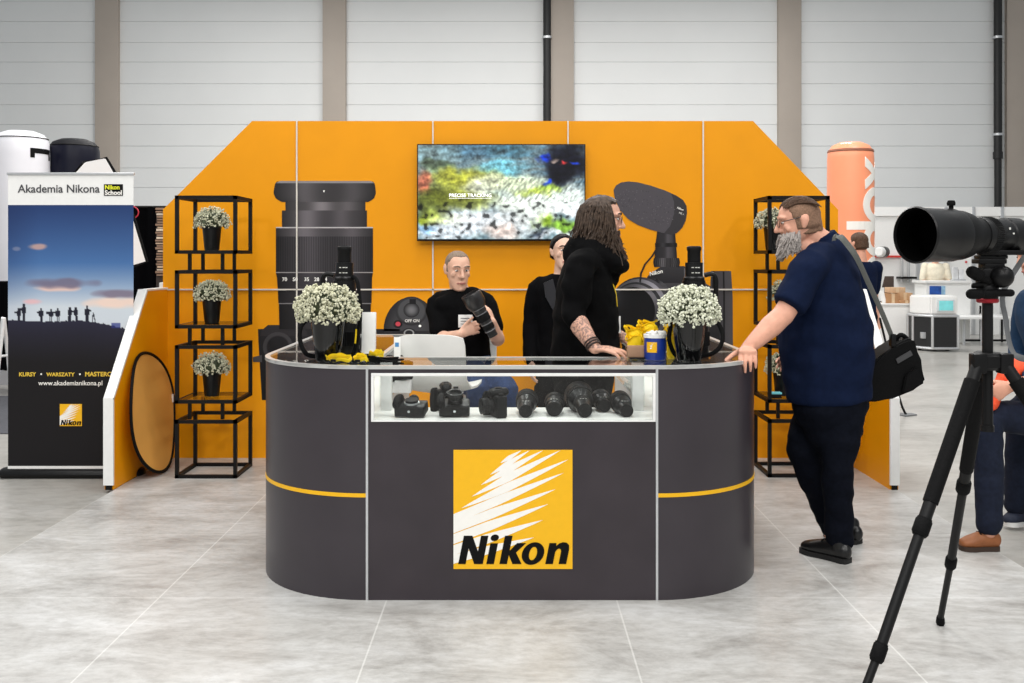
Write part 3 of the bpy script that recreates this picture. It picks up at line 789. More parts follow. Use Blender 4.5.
# ------------------------------------------------------------------ lenses
LENSM = M('lens_black', (17, 17, 18), .36, spec=0.28, var=.1, scale=50)
LENSD = M('lens_dark', (12, 12, 13), .5, spec=0.20, var=.1, scale=50)
RIBM = M('lens_rib', (13, 13, 14), .6, spec=0.20, var=.1)
MARK = M('lens_marking', (205, 205, 200), .5)
def ribbed(mb, r, t0, t1, c, axis, n=40):
    c = V(c); a = V(axis).normalized(); u = a.orthogonal().normalized(); w_ = a.cross(u); rs = []
    for t in (t0, t0 + .002, t1 - .002, t1):
        ring = []
        for i in range(n * 2):
            q = math.pi * i / n; rr = r * (1.035 if i % 2 else .985) if t not in (t0, t1) else r * .97
            ring.append(c + a * t + (u * math.cos(q) + w_ * math.sin(q)) * rr)
        rs.append(ring)
    mb.rings(rs)
def tall_lens(label, x, y, straps):
    """big telephoto standing on its hood, mount end up"""
    t = thing('telephoto_lens', label, 'lens', (0, 0, 0), 'long lenses standing on the counter')
    mb = MB(); mb.lathe([(.001, 0), (.068, 0), (.07, .004), (.07, .15), (.066, .165), (.06, .2), (.055, .27), (.054, .36), (.001, .36)], n=36); mb.build('barrel', LENSM, t)
    mb = MB(); mb.lathe([(.001, .355), (.047, .355), (.05, .36), (.05, .372), (.042, .38), (.042, .445), (.001, .446)], n=36); rr_ = mb.build('control_ring', LENSM, t)
    mb = MB()
    for q in (-1.9, -1.5, -1.2):
        for z0 in (.395, .42): mb.box((math.cos(q) * .0425 - .005, math.sin(q) * .0425 - .001, z0), (math.cos(q) * .0425 + .005, math.sin(q) * .0425 + .001, z0 + .004))
    mb.build('marking', MARK, rr_)
    mb = MB(); mb.lathe([(.001, .444), (.031, .444), (.031, .5), (.033, .503), (.033, .52), (.028, .524), (.001, .524)], n=32); ribbed(mb, .0335, .503, .52, (0, 0, 0), (0, 0, 1), 20); mb.build('rear_cap', RIBM, t)
    mb = MB(); ribbed(mb, .0715, .05, .12, (0, 0, 0), (0, 0, 1), 44); mb.build('focus_ring', RIBM, t)
    sx = straps
    mb = MB(); mb.ribbon([(sx * .05, 0, .385), (sx * .085, 0, .39), (sx * .103, 0, .37), (sx * .105, 0, .31), (sx * .1, 0, .26), (sx * .06, 0, .25)], .012, .012, (0, 1, 0)); mb.build('tripod_foot', LENSD, t)
    t.location = (x, y, CT); return t
def strap_loop(t, side, z0, z1, out, yy):
    mb = MB(); mb.ribbon([(side * .06, yy, z0), (side * (out * .8), yy - .01, z0 + .01), (side * out, yy - .015, z0 - .06), (side * out * 1.02, yy - .02, z1 + .06), (side * out * .86, yy - .03, z1 + .012), (side * .055, yy - .04, z1 + .006)], .016, .003, (0, 1, 0)); mb.build('strap', RUBBER, t)
l1 = tall_lens('long black lens standing upright behind the left bouquet', (344.5 - 512) * 4.82 / F, 4.82, -1)
l2 = tall_lens('long black lens standing upright behind the right bouquet', (694 - 512) * 4.82 / F, 4.82, 1)
bpy.context.view_layer.update()
def strap_w(parent, pts, w_=.016):
    """strap given in world metres"""
    mb = MB(); mb.limb(pts, [(.003, w_ * .75)] * len(pts), ref=(0, 1, 0), n=8, sub=5, round_=False); mb.build('strap', RUBBER, parent)
X = lambda px, D: (px - 512) * D / F
Z = lambda py, D: CH - (py - HOR) * D / F
strap_w(l1, [(X(352, 4.8), 4.79, 1.40), (X(357, 4.76), 4.76, 1.38), (X(360, 4.75), 4.74, 1.30), (X(360, 4.73), 4.73, 1.2), (X(356, 4.72), 4.72, 1.08), (X(352, 4.74), 4.74, 1.026)], .012)
strap_w(l1, [(X(336, 4.8), 4.78, 1.22), (X(311, 4.78), 4.76, 1.2), (X(301.5, 4.75), 4.73, 1.16), (X(302, 4.73), 4.7, 1.09), (X(308, 4.7), 4.68, 1.04), (X(320, 4.7), 4.71, 1.026)], .014)
strap_w(l2, [(X(684, 4.8), 4.78, 1.22), (X(674, 4.76), 4.76, 1.2), (X(669, 4.74), 4.74, 1.12), (X(672, 4.72), 4.72, 1.06), (X(677, 4.72), 4.72, 1.026)], .014)
strap_w(l2, [(X(703, 4.8), 4.78, 1.22), (X(716, 4.78), 4.78, 1.19), (X(722.5, 4.76), 4.76, 1.13), (X(720, 4.74), 4.74, 1.07), (X(710, 4.73), 4.73, 1.035), (X(698, 4.72), 4.74, 1.026)], .014)

# camera strap with yellow letters lying from the left vase
t = thing('camera_strap', 'black camera strap draped across the counter beside the yellow lanyards', 'strap', (X(380, 4.6), 4.6, CT))
mb = MB(); mb.ribbon([(X(357, 4.63), 4.66, CT + .15), (X(357, 4.63), 4.655, CT + .08), (X(359, 4.63), 4.63, CT + .03), (X(368, 4.6), 4.58, CT + .012), (X(384, 4.6), 4.57, CT + .007), (X(398, 4.6), 4.6, CT + .006)], .016, .003, (.3, -.5, .8)); mb.build('band', RUBBER, t)
mb = MB(); mb.ribbon([(X(355.5, 4.63), 4.648, CT + .14), (X(355.4, 4.63), 4.644, CT + .11), (X(354.8, 4.63), 4.64, CT + .075)], .004, .0045, (1, 0, 0)); mb.build('lettering', YEL2, t)
mb = MB(); mb.tube([(X(398, 4.6), 4.6, CT + .006), (X(404, 4.6), 4.58, CT + .008), (X(400, 4.6), 4.55, CT + .006), (X(390, 4.6), 4.53, CT + .006), (X(380, 4.55), 4.55, CT + .012)], .0035); mb.build('cord', RUBBER, t)

# yellow lanyards in a heap
def lanyard(label, x, y, rx, ry, seed, z=CT + .006):
    rnd = random.Random(seed); t = thing('lanyard', label, 'lanyard', (x, y, z), 'yellow lanyards on the counter')
    for k in range(2):
        pts = [(x + (rx * (1 - .22 * k)) * math.cos(q) * rnd.uniform(.8, 1.1), y + ry * (1 - .2 * k) * math.sin(q) * rnd.uniform(.8, 1.1), z + .004 + rnd.uniform(0, .02) + .008 * k) for q in [k + 6.28 * i / 9 for i in range(10)]]
        mb = MB(); mb.ribbon(pts, .009, .0018, (rnd.uniform(-.4, .4), -.5, .8)); mb.build('strap', YEL2, t)
    mb = MB(); mb.box((x - rx * .4 - .012, y - ry - .008, z), (x - rx * .4 + .012, y - ry + .008, z + .012), .003); mb.build('clip', BLKPL, t)
lanyard('yellow lanyard heap nearest the left bouquet vase', X(340, 4.52), 4.52, .06, .035, 1)
lanyard('yellow lanyard lying on the counter in front of the white leaflets', X(363, 4.56), 4.5, .03, .022, 2)
lanyard('yellow lanyard farther back on the counter left of the white chair', X(376, 4.66), 4.68, .035, .03, 3)
# white leaflets standing behind the left lens
t = thing('leaflet_stack', 'stack of white leaflets standing on the counter behind the left bouquet', 'leaflets', (X(368, 4.9), 4.9, CT))
R_ = Matrix.Rotation(math.radians(-7), 3, 'X')
mb = MB(); mb.box((X(363, 4.9), 4.86, CT + .006), (X(376.5, 4.9), 4.885, CT + .205), .001, R_); mb.build('pages', M('paper_white', (240, 240, 238), .6, var=.02), t)
mb = MB(); mb.prism_x([(4.87, CT), (4.93, CT), (4.93, CT + .006), (4.91, CT + .1), (4.903, CT + .1), (4.92, CT + .008), (4.87, CT + .008)], X(363, 4.9), X(376, 4.9)); mb.build('stand', GLASS, t)
t = thing('brochure', 'small white and blue brochure leaning at the left edge of the white chair', 'brochure', (X(397, 4.75), 4.75, CT))
MB().box((X(394, 4.75), 4.745, CT), (X(400.5, 4.75), 4.751, CT + .095), .0008).build('sheet', bpy.data.materials['paper_white'], t)
MB().box((X(395.2, 4.75), 4.744, CT + .05), (X(399, 4.75), 4.7452, CT + .07)).build('picture', M('print_blue', (70, 140, 200), .5), t)

# blue candy tin
tx, ty = X(655.5, 4.64), 4.66
t = thing('blue_tin', 'blue tin with a yellow square label full of white sweets beside the right bouquet', 'tin', (tx, ty, CT))
BLUE = M('tin_blue', (22, 52, 140), .35, var=.04)
mb = MB(); mb.lathe([(.001, 0), (.048, 0), (.05, .003), (.05, .103), (.001, .103)], (tx, ty, CT), n=36); mb.build('body', BLUE, t)
mb = MB(); mb.lathe([(.0495, .1), (.052, .101), (.052, .116), (.047, .118), (.047, .106), (.001, .106)], (tx, ty, CT), n=36); mb.build('rim', WHITE, t)
vs_ = MB(); n = 10; r0 = .0507
for z0, z1 in ((.035, .083),):
    ring = [[V((tx + r0 * math.sin(a), ty - r0 * math.cos(a), CT + z)) for a in [-.95 + 1.0 * i / n for i in range(n + 1)]] for z in (z0, z1)]
    A, B = vs_.pts(ring[0]), vs_.pts(ring[1])
    for i in range(n): vs_.face([A[i], A[i + 1], B[i + 1], B[i]])
lb = vs_.build('label_sticker', YEL, t)
def on_tin(u, v):  # u,v 0..1 on the sticker
    a = -.95 + 1.0 * u; return V((tx + (r0 + .0006) * math.sin(a), ty - (r0 + .0006) * math.cos(a), CT + .035 + .048 * v))
vs_ = MB()
for k, (u0, v0, u1, v1) in enumerate(((.05, .3, .9, .95), (.02, .12, .85, .7), (.3, .6, .8, 1.0))):
    vs_.face(vs_.pts([on_tin(u0, v0), on_tin((u0 + u1) / 2 + .03, (v0 + v1) / 2 - .06), on_tin(u1, v1), on_tin((u0 + u1) / 2 - .03, (v0 + v1) / 2 + .06)]))
vs_.build('ray', LWHITE, lb)
vs_ = MB(); vs_.face(vs_.pts([on_tin(.05, .04), on_tin(.95, .04), on_tin(.95, .16), on_tin(.05, .16)])); vs_.build('lettering', LBLACK, lb)
rnd = random.Random(3)
for k in range(26):
    q, r = rnd.uniform(0, 6.28), .042 * math.sqrt(rnd.random())
    mb = MB(); mb.limb([V((tx + r * math.cos(q) - .008, ty + r * math.sin(q), CT + .113 + rnd.uniform(0, .012))), V((tx + r * math.cos(q) + .008, ty + r * math.sin(q) + rnd.uniform(-.006, .006), CT + .115 + rnd.uniform(0, .014)))], [.0055, .0055], n=8)
    tag(mb.build('sweet', WHITE, origin=(tx + r * math.cos(q), ty + r * math.sin(q), CT + .11)), 'white wrapped sweet piled in the blue tin', 'sweet', 'white sweets in the blue tin')
# yellow lanyards bunch next to the tin, kraft box, tablet
for k, (px, py, rx) in enumerate(((634, 333, .045), (648, 327, .05), (671, 331, .03))):
    D = (4.745, 4.76, 4.8)[k]; x, zc = X(px, D), Z(py, D); t = thing('lanyard', ('bunch of yellow lanyards under the bearded man left of the blue tin', 'bunch of yellow lanyards rising behind the blue tin', 'yellow lanyard between the blue tin and the right bouquet')[k], 'lanyard', (x, D, CT), 'bunched yellow lanyards behind the blue tin')
    rnd = random.Random(k + 70)
    for j in range(6):
        q0 = rnd.uniform(0, 6.28)
        pts = [(x + rx * math.cos(q0 + q) * rnd.uniform(.5, 1.1), D + .022 * math.sin(q) * rnd.uniform(.3, 1), max(CT + .01, zc + .03 * math.sin(q0 + q + j) * rnd.uniform(.5, 1.2))) for q in [6.28 * i / 7 for i in range(8)]]
        mb = MB(); mb.ribbon(pts, .01, .002, (rnd.uniform(-.5, .5), -.8, .4)); mb.build('strap', YEL2, t)
    mb = MB(); mb.limb([(x, D, CT + .004), (x + .005, D, zc)], [(rx * .7, .018), (rx * .8, .018)], n=10); mb.build('bundle', YEL2, t)
t = thing('cardboard_box', 'small brown cardboard box on the counter left of the blue tin', 'box', (X(634, 4.69), 4.69, CT))
MB().box((X(627, 4.69), 4.665, CT + .01), (X(645.5, 4.69), 4.712, CT + .06), .002).build('body', M('cardboard', (160, 124, 98), .7), t)
t = thing('tablet', 'black tablet lying on the counter between the hand and the blue tin', 'tablet', (X(635, 4.67), 4.67, CT))
MB().box((X(629, 4.67), 4.64, CT), (X(645, 4.67), 4.725, CT + .0095), .003).build('body', GLOSSB, t)
MB().box((X(630, 4.67), 4.648, CT + .0095), (X(644, 4.67), 4.718, CT + .01)).build('screen', M('screen_dark', (10, 10, 12), .1), t)

# ------------------------------------------------------------------ cameras and lenses in the glass case
SH = .781
def cam_body(label, loc, R, lens=0., group='cameras in the glass case'):
    T = Matrix.Translation(V(loc)) @ R
    t = thing('camera', label, 'camera', loc, group)
    mb = MB(T); mb.box((-.068, -.022, .0), (.068, .028, .092), .008); mb.box((-.064, -.018, -.004), (.064, .024, .004), .003); bd_ = mb.build('body', BLKPL, t)
    mb = MB(T); mb.limb([(-.058, -.028, .006), (-.06, -.034, .05), (-.058, -.03, .088)], [(.017, .022), (.018, .024), (.016, .018)]); mb.build('grip', RUBBER, t)
    mb = MB(T); mb.limb([(0, .034, .104), (0, -.02, .1)], [(.03, .02), (.024, .022)], n=12); mb.box((-.011, -.01, .119), (.011, .02, .125), .001); mb.build('viewfinder', BLKPL, t)
    mb = MB(T); mb.lathe([(.012, 0), (.012, .01), (.001, .01)], (.046, .004, .092)); mb.lathe([(.009, 0), (.009, .012), (.001, .012)], (-.05, -.018, .09)); mb.build('dial', RIBM, t)
    mb = MB(T); mb.lathe([(.034, 0), (.034, .006), (.029, .007), (.027, .002), (.001, .002)], (.004, -.022, .045), (0, -1, 0)); mb.build('mount', ALU if not lens else BLKPL, t)
    mb = MB(T)
    if lens:
        mb.lathe([(.001, 0), (.032, 0), (.032, lens * .3), (.034, lens * .35), (.034, lens * .8), (.036, lens), (.03, lens), (.024, lens - .014), (.001, lens - .014)], (.004, -.026, .045), (0, -1, 0)); o = mb.build('lens', LENSM, t)
        mb = MB(T); ribbed(mb, .0345, lens * .38, lens * .75, (.004, -.026, .045), (0, -1, 0), 30); mb.build('zoom_ring', RIBM, o)
    else:
        mb.lathe([(.001, .002), (.027, .002), (.03, .012), (.03, .018), (.001, .019)], (.004, -.022, .045), (0, -1, 0)); mb.build('body_cap', LENSD, t)
    mb = MB(T); mb.cyl((0, 0, -.0045), (0, 0, -.0035), .006); mb.build('tripod_socket', ALU, bd_)
    return t
Rz = lambda a: Matrix.Rotation(math.radians(a), 4, 'Z')
Rx = lambda a: Matrix.Rotation(math.radians(a), 4, 'X')
cam_body('black camera lying on its back at the left end of the glass case', (X(410, 4.5), 4.45, SH + .03), Rz(-8) @ Rx(-78))
cam_body('black camera standing upright with its viewfinder against the white chair', (X(446, 4.69), 4.69, SH + .005), Rz(8), .05)
cam_body('black camera on its back with a short lens pointing up', (X(455, 4.5), 4.46, SH + .03), Rz(4) @ Rx(-74), .045)
cam_body('black camera seen from its grip side in the middle of the case', (X(497, 4.52), 4.5, SH + .005), Rz(-72), .05)
cam_body('black camera with lens far back in the left arm of the counter', (X(400, 5.3), 5.3, SH + .07), Rz(30), .05)
# stand for that camera
t = thing('acrylic_stand', 'clear block under the camera in the left arm of the counter', 'stand', (X(400, 5.3), 5.3, SH))
mb = MB(); mb.box((X(400, 5.3) - .06, 5.26, SH), (X(400, 5.3) + .06, 5.34, SH + .066), .004); mb.build('block', M('stand_white', (226, 226, 224), .4), t)

def lying_lens(label, a, wide, axis_len, r0, r1, hood, foot=False):
    """lens lying in the case, narrow end a (x, y) towards the viewer, wide end away"""
    t = thing('camera_lens', label, 'lens', (a[0], a[1], SH), 'lenses in the glass case')
    p0 = V((a[0], a[1], SH + r0)); p1 = V((wide[0], wide[1], SH + r1 + .001)); ax = (p1 - p0).normalized(); L = (p1 - p0).length
    mb = MB(); mb.lathe([(.001, 0), (r0 * .96, 0), (r0, .004), (r0, L * .2), (r0 * 1.12, L * .24), (r0 * 1.12, L * .5), (r1 * .86, L * .62), (r1 * .9, L * .8), (.001, L * .8)], p0, ax, 36); mb.build('barrel', LENSM, t)
    mb = MB(); ribbed(mb, r0 * 1.13, L * .27, L * .46, p0, ax, 34); mb.build('zoom_ring', RIBM, t)
    mb = MB(); ribbed(mb, r1 * .92, L * .66, L * .76, p0, ax, 40); mb.build('focus_ring', RIBM, t)
    mb = MB(); mb.lathe([(r0 * .98, -.003), (r0 * .98, .002), (r0 * .6, .0)], p0, ax, 32); mb.lathe([(.001, -.002), (r0 * .9, -.002), (r0 * .9, .003)], p0, ax, 30); mb.build('rear_cap', LENSD, t)
    mb = MB(); mb.lathe([(r1 * .88, L * .78), (r1 * .95, L * .8), (r1, L), (r1 * .94, L), (r1 * .86, L * .82), (.001, L * .82)], p0, ax, 36); mb.build('hood', LENSD, t)
    mb = MB(); s_ = ax.cross(V((0, 0, 1))).normalized()
    for k in (-1, 0, 1): mb.box(*sorted2(p0 + ax * (L * .22) + V((k * .012 - .004, -.002, r0 * 1.1)), p0 + ax * (L * .22) + V((k * .012 + .003, .004, r0 * 1.135))))
    mb.build('marking', MARK, t)
def sorted2(a, b): return V((min(a.x, b.x), min(a.y, b.y), min(a.z, b.z))), V((max(a.x, b.x), max(a.y, b.y), max(a.z, b.z)))
lying_lens('zoom lens lying at the left of the lenses, nearest the middle of the case', (X(525.5, 4.47), 4.46), (X(527, 4.68), 4.66), .2, .03, .052, .05)
lying_lens('short round lens lying second from the left of the lenses', (X(554, 4.5), 4.49), (X(554.5, 4.64), 4.62), .12, .034, .047, .03)
lying_lens('largest lens in the case, with its wide hood at the back', (X(584.5, 4.48), 4.46), (X(578.5, 4.7), 4.7), .24, .033, .067, .06)
lying_lens('lens lying behind the largest lens, half hidden by it', (X(604, 4.63), 4.61), (X(600, 4.74), 4.73), .13, .03, .047, .05)
lying_lens('slanted zoom lens lying at the right end of the glass case', (X(626, 4.5), 4.47), (X(619, 4.64), 4.63), .2, .03, .05, .05)

# ------------------------------------------------------------------ collapsible reflector leaning on the left wing
rc = V((-2.33, 6.62, .448))
t = thing('reflector_disc', 'round golden reflector with black rim leaning on the left side wing', 'reflector', (-2.41, 6.99, 0))
a0 = V((.0, 1, 0)); tilt = math.radians(8.5)
up = V((-math.sin(tilt), 0, math.cos(tilt))); nrm = V((math.cos(tilt), 0, math.sin(tilt)))
yaw = Matrix.Rotation(math.radians(0), 3, 'Z'); up = yaw @ up; nrm = yaw @ nrm; a0 = yaw @ a0
RR = .412
rc = V((-2.474, 6.975, RR * math.cos(tilt) + .012))
mb = MB(); n = 64
ringp = [rc + a0 * (RR * math.cos(q)) + up * (RR * math.sin(q)) + nrm * (.012 * math.sin(3 * q)) for q in [2 * math.pi * i / n for i in range(n)]]
vr = mb.pts(ringp); c0 = mb.bm.verts.new(rc + nrm * .004)
r2 = mb.pts([p - nrm * .004 for p in ringp]); c1 = mb.bm.verts.new(rc - nrm * .004)
for i in range(n): mb.face([vr[i], vr[(i + 1) % n], c0]); mb.face([r2[(i + 1) % n], r2[i], c1])
mb.build('fabric', M('reflector_gold', (214, 158, 80), .5, var=.05, scale=4, spec=.3), t)
mb = MB(); rs = []
for i in range(n):
    q = 2 * math.pi * i / n; p = ringp[i]; o = (p - rc).normalized()
    rs.append([p + o * (.011 * math.cos(k)) + nrm * (.011 * math.sin(k)) for k in [2 * math.pi * j / 8 for j in range(8)]])
mb.rings(rs, closed=True); mb.build('rim', RUBBER, t)
p = rc + a0 * (-RR * .75) + up * (.1); mb = MB(); mb.box(V((rc.x, rc.y, rc.z)) - V((.01, .02, .03)) , V((rc.x, rc.y, rc.z)) + V((.01, .02, .03)), .002)
mb.T = Matrix.Translation(a0 * (RR * .97) + up * .04); mb.build('tag', WHITE, t)

# ------------------------------------------------------------------ people
def frame(fwd, up=(0, 0, 1)):
    f = V(fwd).normalized(); r = f.cross(V(up)).normalized(); u = r.cross(f)
    return Matrix((r, f, u)).transposed()        # columns: right, forward, up
def head(mb, c, fwd, up=(0, 0, 1), s=1., nose=1.):
    R = frame(fwd, up); c = V(c)
    L = lambda x, y, z: c + R @ (V((x, y, z)) * s)
    ring = lambda z, hw, yf, yb, n=20: [L(hw * math.copysign(abs(math.cos(q)) ** .85, math.cos(q)), (yf + yb) / 2 + (yf - yb) / 2 * math.copysign(abs(math.sin(q)) ** .85, math.sin(q)), z) for q in [2 * math.pi * i / n for i in range(n)]]
    mb.rings([ring(*a) for a in ((-.119, .02, .074, .03), (-.114, .034, .084, .02), (-.1, .046, .086, .0), (-.07, .056, .086, -.03), (-.04, .063, .085, -.06), (-.01, .068, .084, -.08), (.015, .071, .082, -.09), (.03, .071, .086, -.092))])
    mb.ball(L(0, -.005, .035), tuple(x * s for x in (.075, .096, .083)), 24, R)
    mb.limb([L(-.052, .07, .034), L(-.03, .083, .038), L(0, .083, .034), L(.03, .083, .038), L(.052, .07, .034)], [.008 * s, .011 * s, .01 * s, .011 * s, .008 * s], n=8)
    mb.limb([L(0, .083, .028), L(0, .096, .004), L(0, .109 * nose, -.02)], [.008 * s, .0105 * s, .013 * s], n=10)
    for k in (-1, 1):
        mb.ball(L(.011 * k, .093, -.025), .0095 * s, 10)
        mb.limb([L(.044 * k, .07, -.005), L(.05 * k, .062, -.02)], [.013 * s, .014 * s], n=10)
        mb.limb([L(.074 * k, -.012, .03), L(.079 * k, -.016, .012), L(.075 * k, -.006, -.022)], [(.008 * s, .017 * s), (.009 * s, .021 * s), (.007 * s, .01 * s)], n=10, ref=R @ V((1, 0, 0)))
    mb.limb([L(-.024, .079, -.062), L(0, .088, -.061), L(.024, .079, -.062)], [.006 * s, .0085 * s, .006 * s], n=8)
    mb.limb([L(-.02, .079, -.072), L(0, .086, -.073), L(.02, .079, -.072)], [.006 * s, .0085 * s, .006 * s], n=8)
    mb.ball(L(0, .076, -.103), .016 * s, 10)
    return L, R
EYEW = M('eye_white', (222, 216, 210), .3); EYED = M('eye_dark', (38, 30, 26), .2); LIP = M('lip', (168, 104, 94), .5)
def face_bits(p, L, R, s=1., lip=LIP, brow=None):
    for k in (-1, 1):
        mb = MB(); mb.ball(L(.031 * k, .0785, .014), (.0125 * s, .007 * s, .0065 * s), 12, R); e = mb.build('eye', EYEW, p)
        mb = MB(); mb.ball(L(.031 * k, .0835, .014), (.0055 * s, .004 * s, .006 * s), 10, R); mb.build('iris', EYED, e)
        if brow:
            mb = MB(); mb.limb([L(.015 * k, .093, .04), L(.033 * k, .0925, .045), L(.052 * k, .079, .039)], [.0035 * s, .005 * s, .003 * s], n=8); mb.build('eyebrow', brow, p)
    mb = MB(); mb.limb([L(-.024, .084, -.066), L(0, .0945, -.064), L(.024, .084, -.066)], [(.006 * s, .0055 * s)] * 3, n=8); mb.build('lips', lip, p)
def cap_hair(p, L, R, mat, hair_fn, off=.008, s=1., seed=1, rough=.006, name='hair'):
    """hair shell over the skull; hair_fn(x, y, z) > 0 where hair grows"""
    mb = MB(); rnd = random.Random(seed); nu, nv = 44, 26; rs = []
    for j in range(1, nv):
        t = math.pi * j / nv; ring = []
        for i in range(nu):
            q = 2 * math.pi * i / nu; d = V((math.sin(t) * math.cos(q), math.sin(t) * math.sin(q), -math.cos(t)))
            x, y, z = .075 * d.x, -.005 + .096 * d.y, .035 + .083 * d.z
            if z < .03: # neck side of the skull: keep the width
                x = .072 * d.x / max(.5, math.sin(t)); y = (-.005 + .095 * d.y / max(.5, math.sin(t)))
                z = .03 - (.03 - z) * 1.35
            h = hair_fn(x, y, z); k = max(0., min(1., h / .012))
            o = -.014 + (off + .014) * k + (rough * (noise.noise(V((x * 60 + seed, y * 60, z * 25))) + .6 * noise.noise(V((x * 150, y * 150, z * 50)))) if k > 0 else 0)
            nn = V((d.x, d.y, d.z if z > .03 else d.z * .3)).normalized()
            ring.append(L(x + nn.x * o, y + nn.y * o, z + nn.z * o))
        rs.append(ring)
    mb.rings(rs); return mb.build(name, mat, p, angle=60)
def strands(p, name, mat, paths, r0=.004, r1=.0012, parent=None):
    mb = MB()
    for pts in paths:
        n = len(pts); mb.limb(pts, [r0 + (r1 - r0) * i / (n - 1) for i in range(n)], n=5, sub=3, round_=False, ref=(.2, .3, .9))
    return mb.build(name, mat, p)
def hand(mb, wr, fd, back, right, curls=((.3, .4, .3),) * 4, thumb=(.8, .55, -.25), s=1., spread=.05, tcurl=.25):
    """wr wrist, fd finger direction, back = normal of the back of the hand, right = True for a right hand"""
    y = V(fd).normalized(); z = V(back); z = (z - y * z.dot(y)).normalized(); x = y.cross(z)
    if right: x = -x
    w_ = V(wr); L = lambda a, b, c: w_ + (x * a + y * b + z * c) * s
    mb.limb([L(0, -.01, 0), L(.003, .025, 0), L(.004, .06, .002), L(.001, .086, 0)], [(.026 * s, .018 * s), (.034 * s, .016 * s), (.041 * s, .0145 * s), (.039 * s, .011 * s)], ref=x, n=14)
    for k, (bx_, by_, ln) in enumerate(((.031, .084, .078), (.0105, .089, .086), (-.0105, .086, .08), (-.031, .078, .064))):
        c = curls[k]; d = (y + x * spread * (1.5 - k)).normalized(); zz = z; p = L(bx_, by_ - .012, 0); pts = [p]; ang = 0
        for q, fr in zip(c, (.46, .3, .24)):
            ang += q; dd = d * math.cos(ang) - z * math.sin(ang); p = p + dd * (ln * fr * s + (.012 * s if len(pts) == 1 else 0)); pts.append(p)
        mb.limb(pts, [.0098 * s, .0088 * s, .0078 * s, .0066 * s], n=10, sub=2)
    d = (x * thumb[0] + y * thumb[1] + z * thumb[2]).normalized(); p0 = L(.02, .016, -.004); p1 = p0 + d * .045 * s
    d2 = (d + y * tcurl - x * tcurl * .5).normalized(); p2 = p1 + d2 * .034 * s; p3 = p2 + (d2 + y * tcurl * .6 - z * .1).normalized() * .026 * s
    mb.limb([p0, p1, p2, p3], [.016 * s, .0125 * s, .0105 * s, .008 * s], n=10, sub=2)
def shoe(p, heel, toe, mat, solem, w_=.048, h=.1, name='shoe', white=False):
    """heel and toe are on the floor"""
    a, b = V(heel), V(toe); d = (b - a); L = d.length; d.normalize(); up = V((0, 0, 1)); sd = d.cross(up)
    pt = lambda t, z: a + d * (L * t) + up * z
    mb = MB()
    mb.limb([pt(.1, .05), pt(.3, .055), pt(.5, .05), pt(.72, .042), pt(.88, .036)], [(w_ * .72, .045), (w_ * .78, .05), (w_ * .85, .043), (w_ * 1.0, .034), (w_ * .8, .026)], ref=sd, n=18)
    mb.limb([pt(.17, .05), pt(.2, h)], [(w_ * .76, L * .14), (w_ * .8, L * .15)], ref=sd, n=16)
    o = fuse(mb, name, mat, p, .006, 3)
    mb = MB(); ou = []
    for t, k in ((0, .45), (.02, .65), (.1, .8), (.3, .76), (.5, .8), (.7, 1.02), (.85, .95), (.95, .7), (1., .35)):
        ou.append((t, k * w_))
    poly_ = [a + d * (L * t) + sd * k for t, k in ou] + [a + d * (L * t) - sd * k for t, k in ou[::-1]]
    mb.prism_z([(q.x, q.y) for q in poly_], 0 + a.z, a.z + .024); mb.build('sole', solem, o)
    mb = MB()
    for t in (.42, .5, .58):
        c = pt(t, .098 - (t - .42) * .14); mb.limb([c - sd * w_ * .5, c + up * .004, c + sd * w_ * .5], [.0045] * 3, n=6)
    mb.build('laces', LBLACK if not white else WHITE, o)
    return o
def sleeve(mb, pts, rad): mb.limb(pts, rad, n=18)
def torso(mb, secs, fwd, k=1.):
    f = V(fwd).normalized(); sd = f.cross(V((0, 0, 1)))
    mb.limb([c for c, hd_, hw in secs], [(hw * k, hd_ * k) for c, hd_, hw in secs], ref=sd, n=28, sub=4, round_=False)
NAVY = M('navy_cotton', (15, 25, 49), .9, var=.1, scale=40, spec=.08)
NAVYT = M('dark_navy_denim', (11, 14, 23), .9, var=.2, scale=50, spec=.08)
BLKCL = M('black_cotton', (8, 8, 9), .9, var=.12, scale=40, spec=.08)
BLKCL2 = M('black_wool', (8, 8, 10), .9, var=.12, scale=60, spec=.08)
BLKTR = M('black_trousers', (9, 9, 11), .9, var=.12, scale=40, spec=.08)
JEANS = M('blue_jeans', (42, 58, 92), .85, var=.25, scale=40, spec=.2)
LEATH = M('black_leather', (13, 13, 14), .32, var=.1)
SOLE = M('sole_black', (12, 12, 12), .7)

# ---- man in navy polo leaning on the counter (right)
fA = V((-.85, .5, 0)); D0 = 5.05
pA = thing('person', 'heavy man in navy polo shirt leaning on the right end of the counter', 'person', (X(838, 4.98), 5.0, 0))
SKA = skin('skin_rosy', (216, 160, 136))
secA = [(P(829, 400, D0), .205, .2), (P(828, 385, D0), .21, .21), (P(826, 358, D0), .235, .22), (P(825, 328, D0), .228, .222), (P(826, 295, D0), .19, .225), (P(829, 270, D0), .145, .215), (P(829, 251, D0), .095, .165), (P(822, 240, D0), .07, .085)]
shA, elA, wrA = P(811, 265, 4.87), P(783, 315, 4.78), V((1.098, 4.71, 1.066))
shF, elF, wrF = P(842, 268, 5.24), P(815, 330, 5.33), P(800, 352, 5.2)
hcA = P(799, 223, 5.03); hfA = V((-1, .1, -.16)); huA = V((-.16, 0, 1))
legsA = [(P(842, 412, 4.97), P(837, 470, 4.95), P(840, 541, 4.98)), (P(818, 412, 5.16), P(804, 449, 5.13), P(832, 527, 5.24))]
mb = MB(); LA, RA = head(mb, hcA, hfA, huA, 1.06)
mb.limb([P(824, 246, D0), P(815, 238, D0), P(807, 228, D0)], [(.075, .075), (.066, .066), (.06, .06)], n=18)
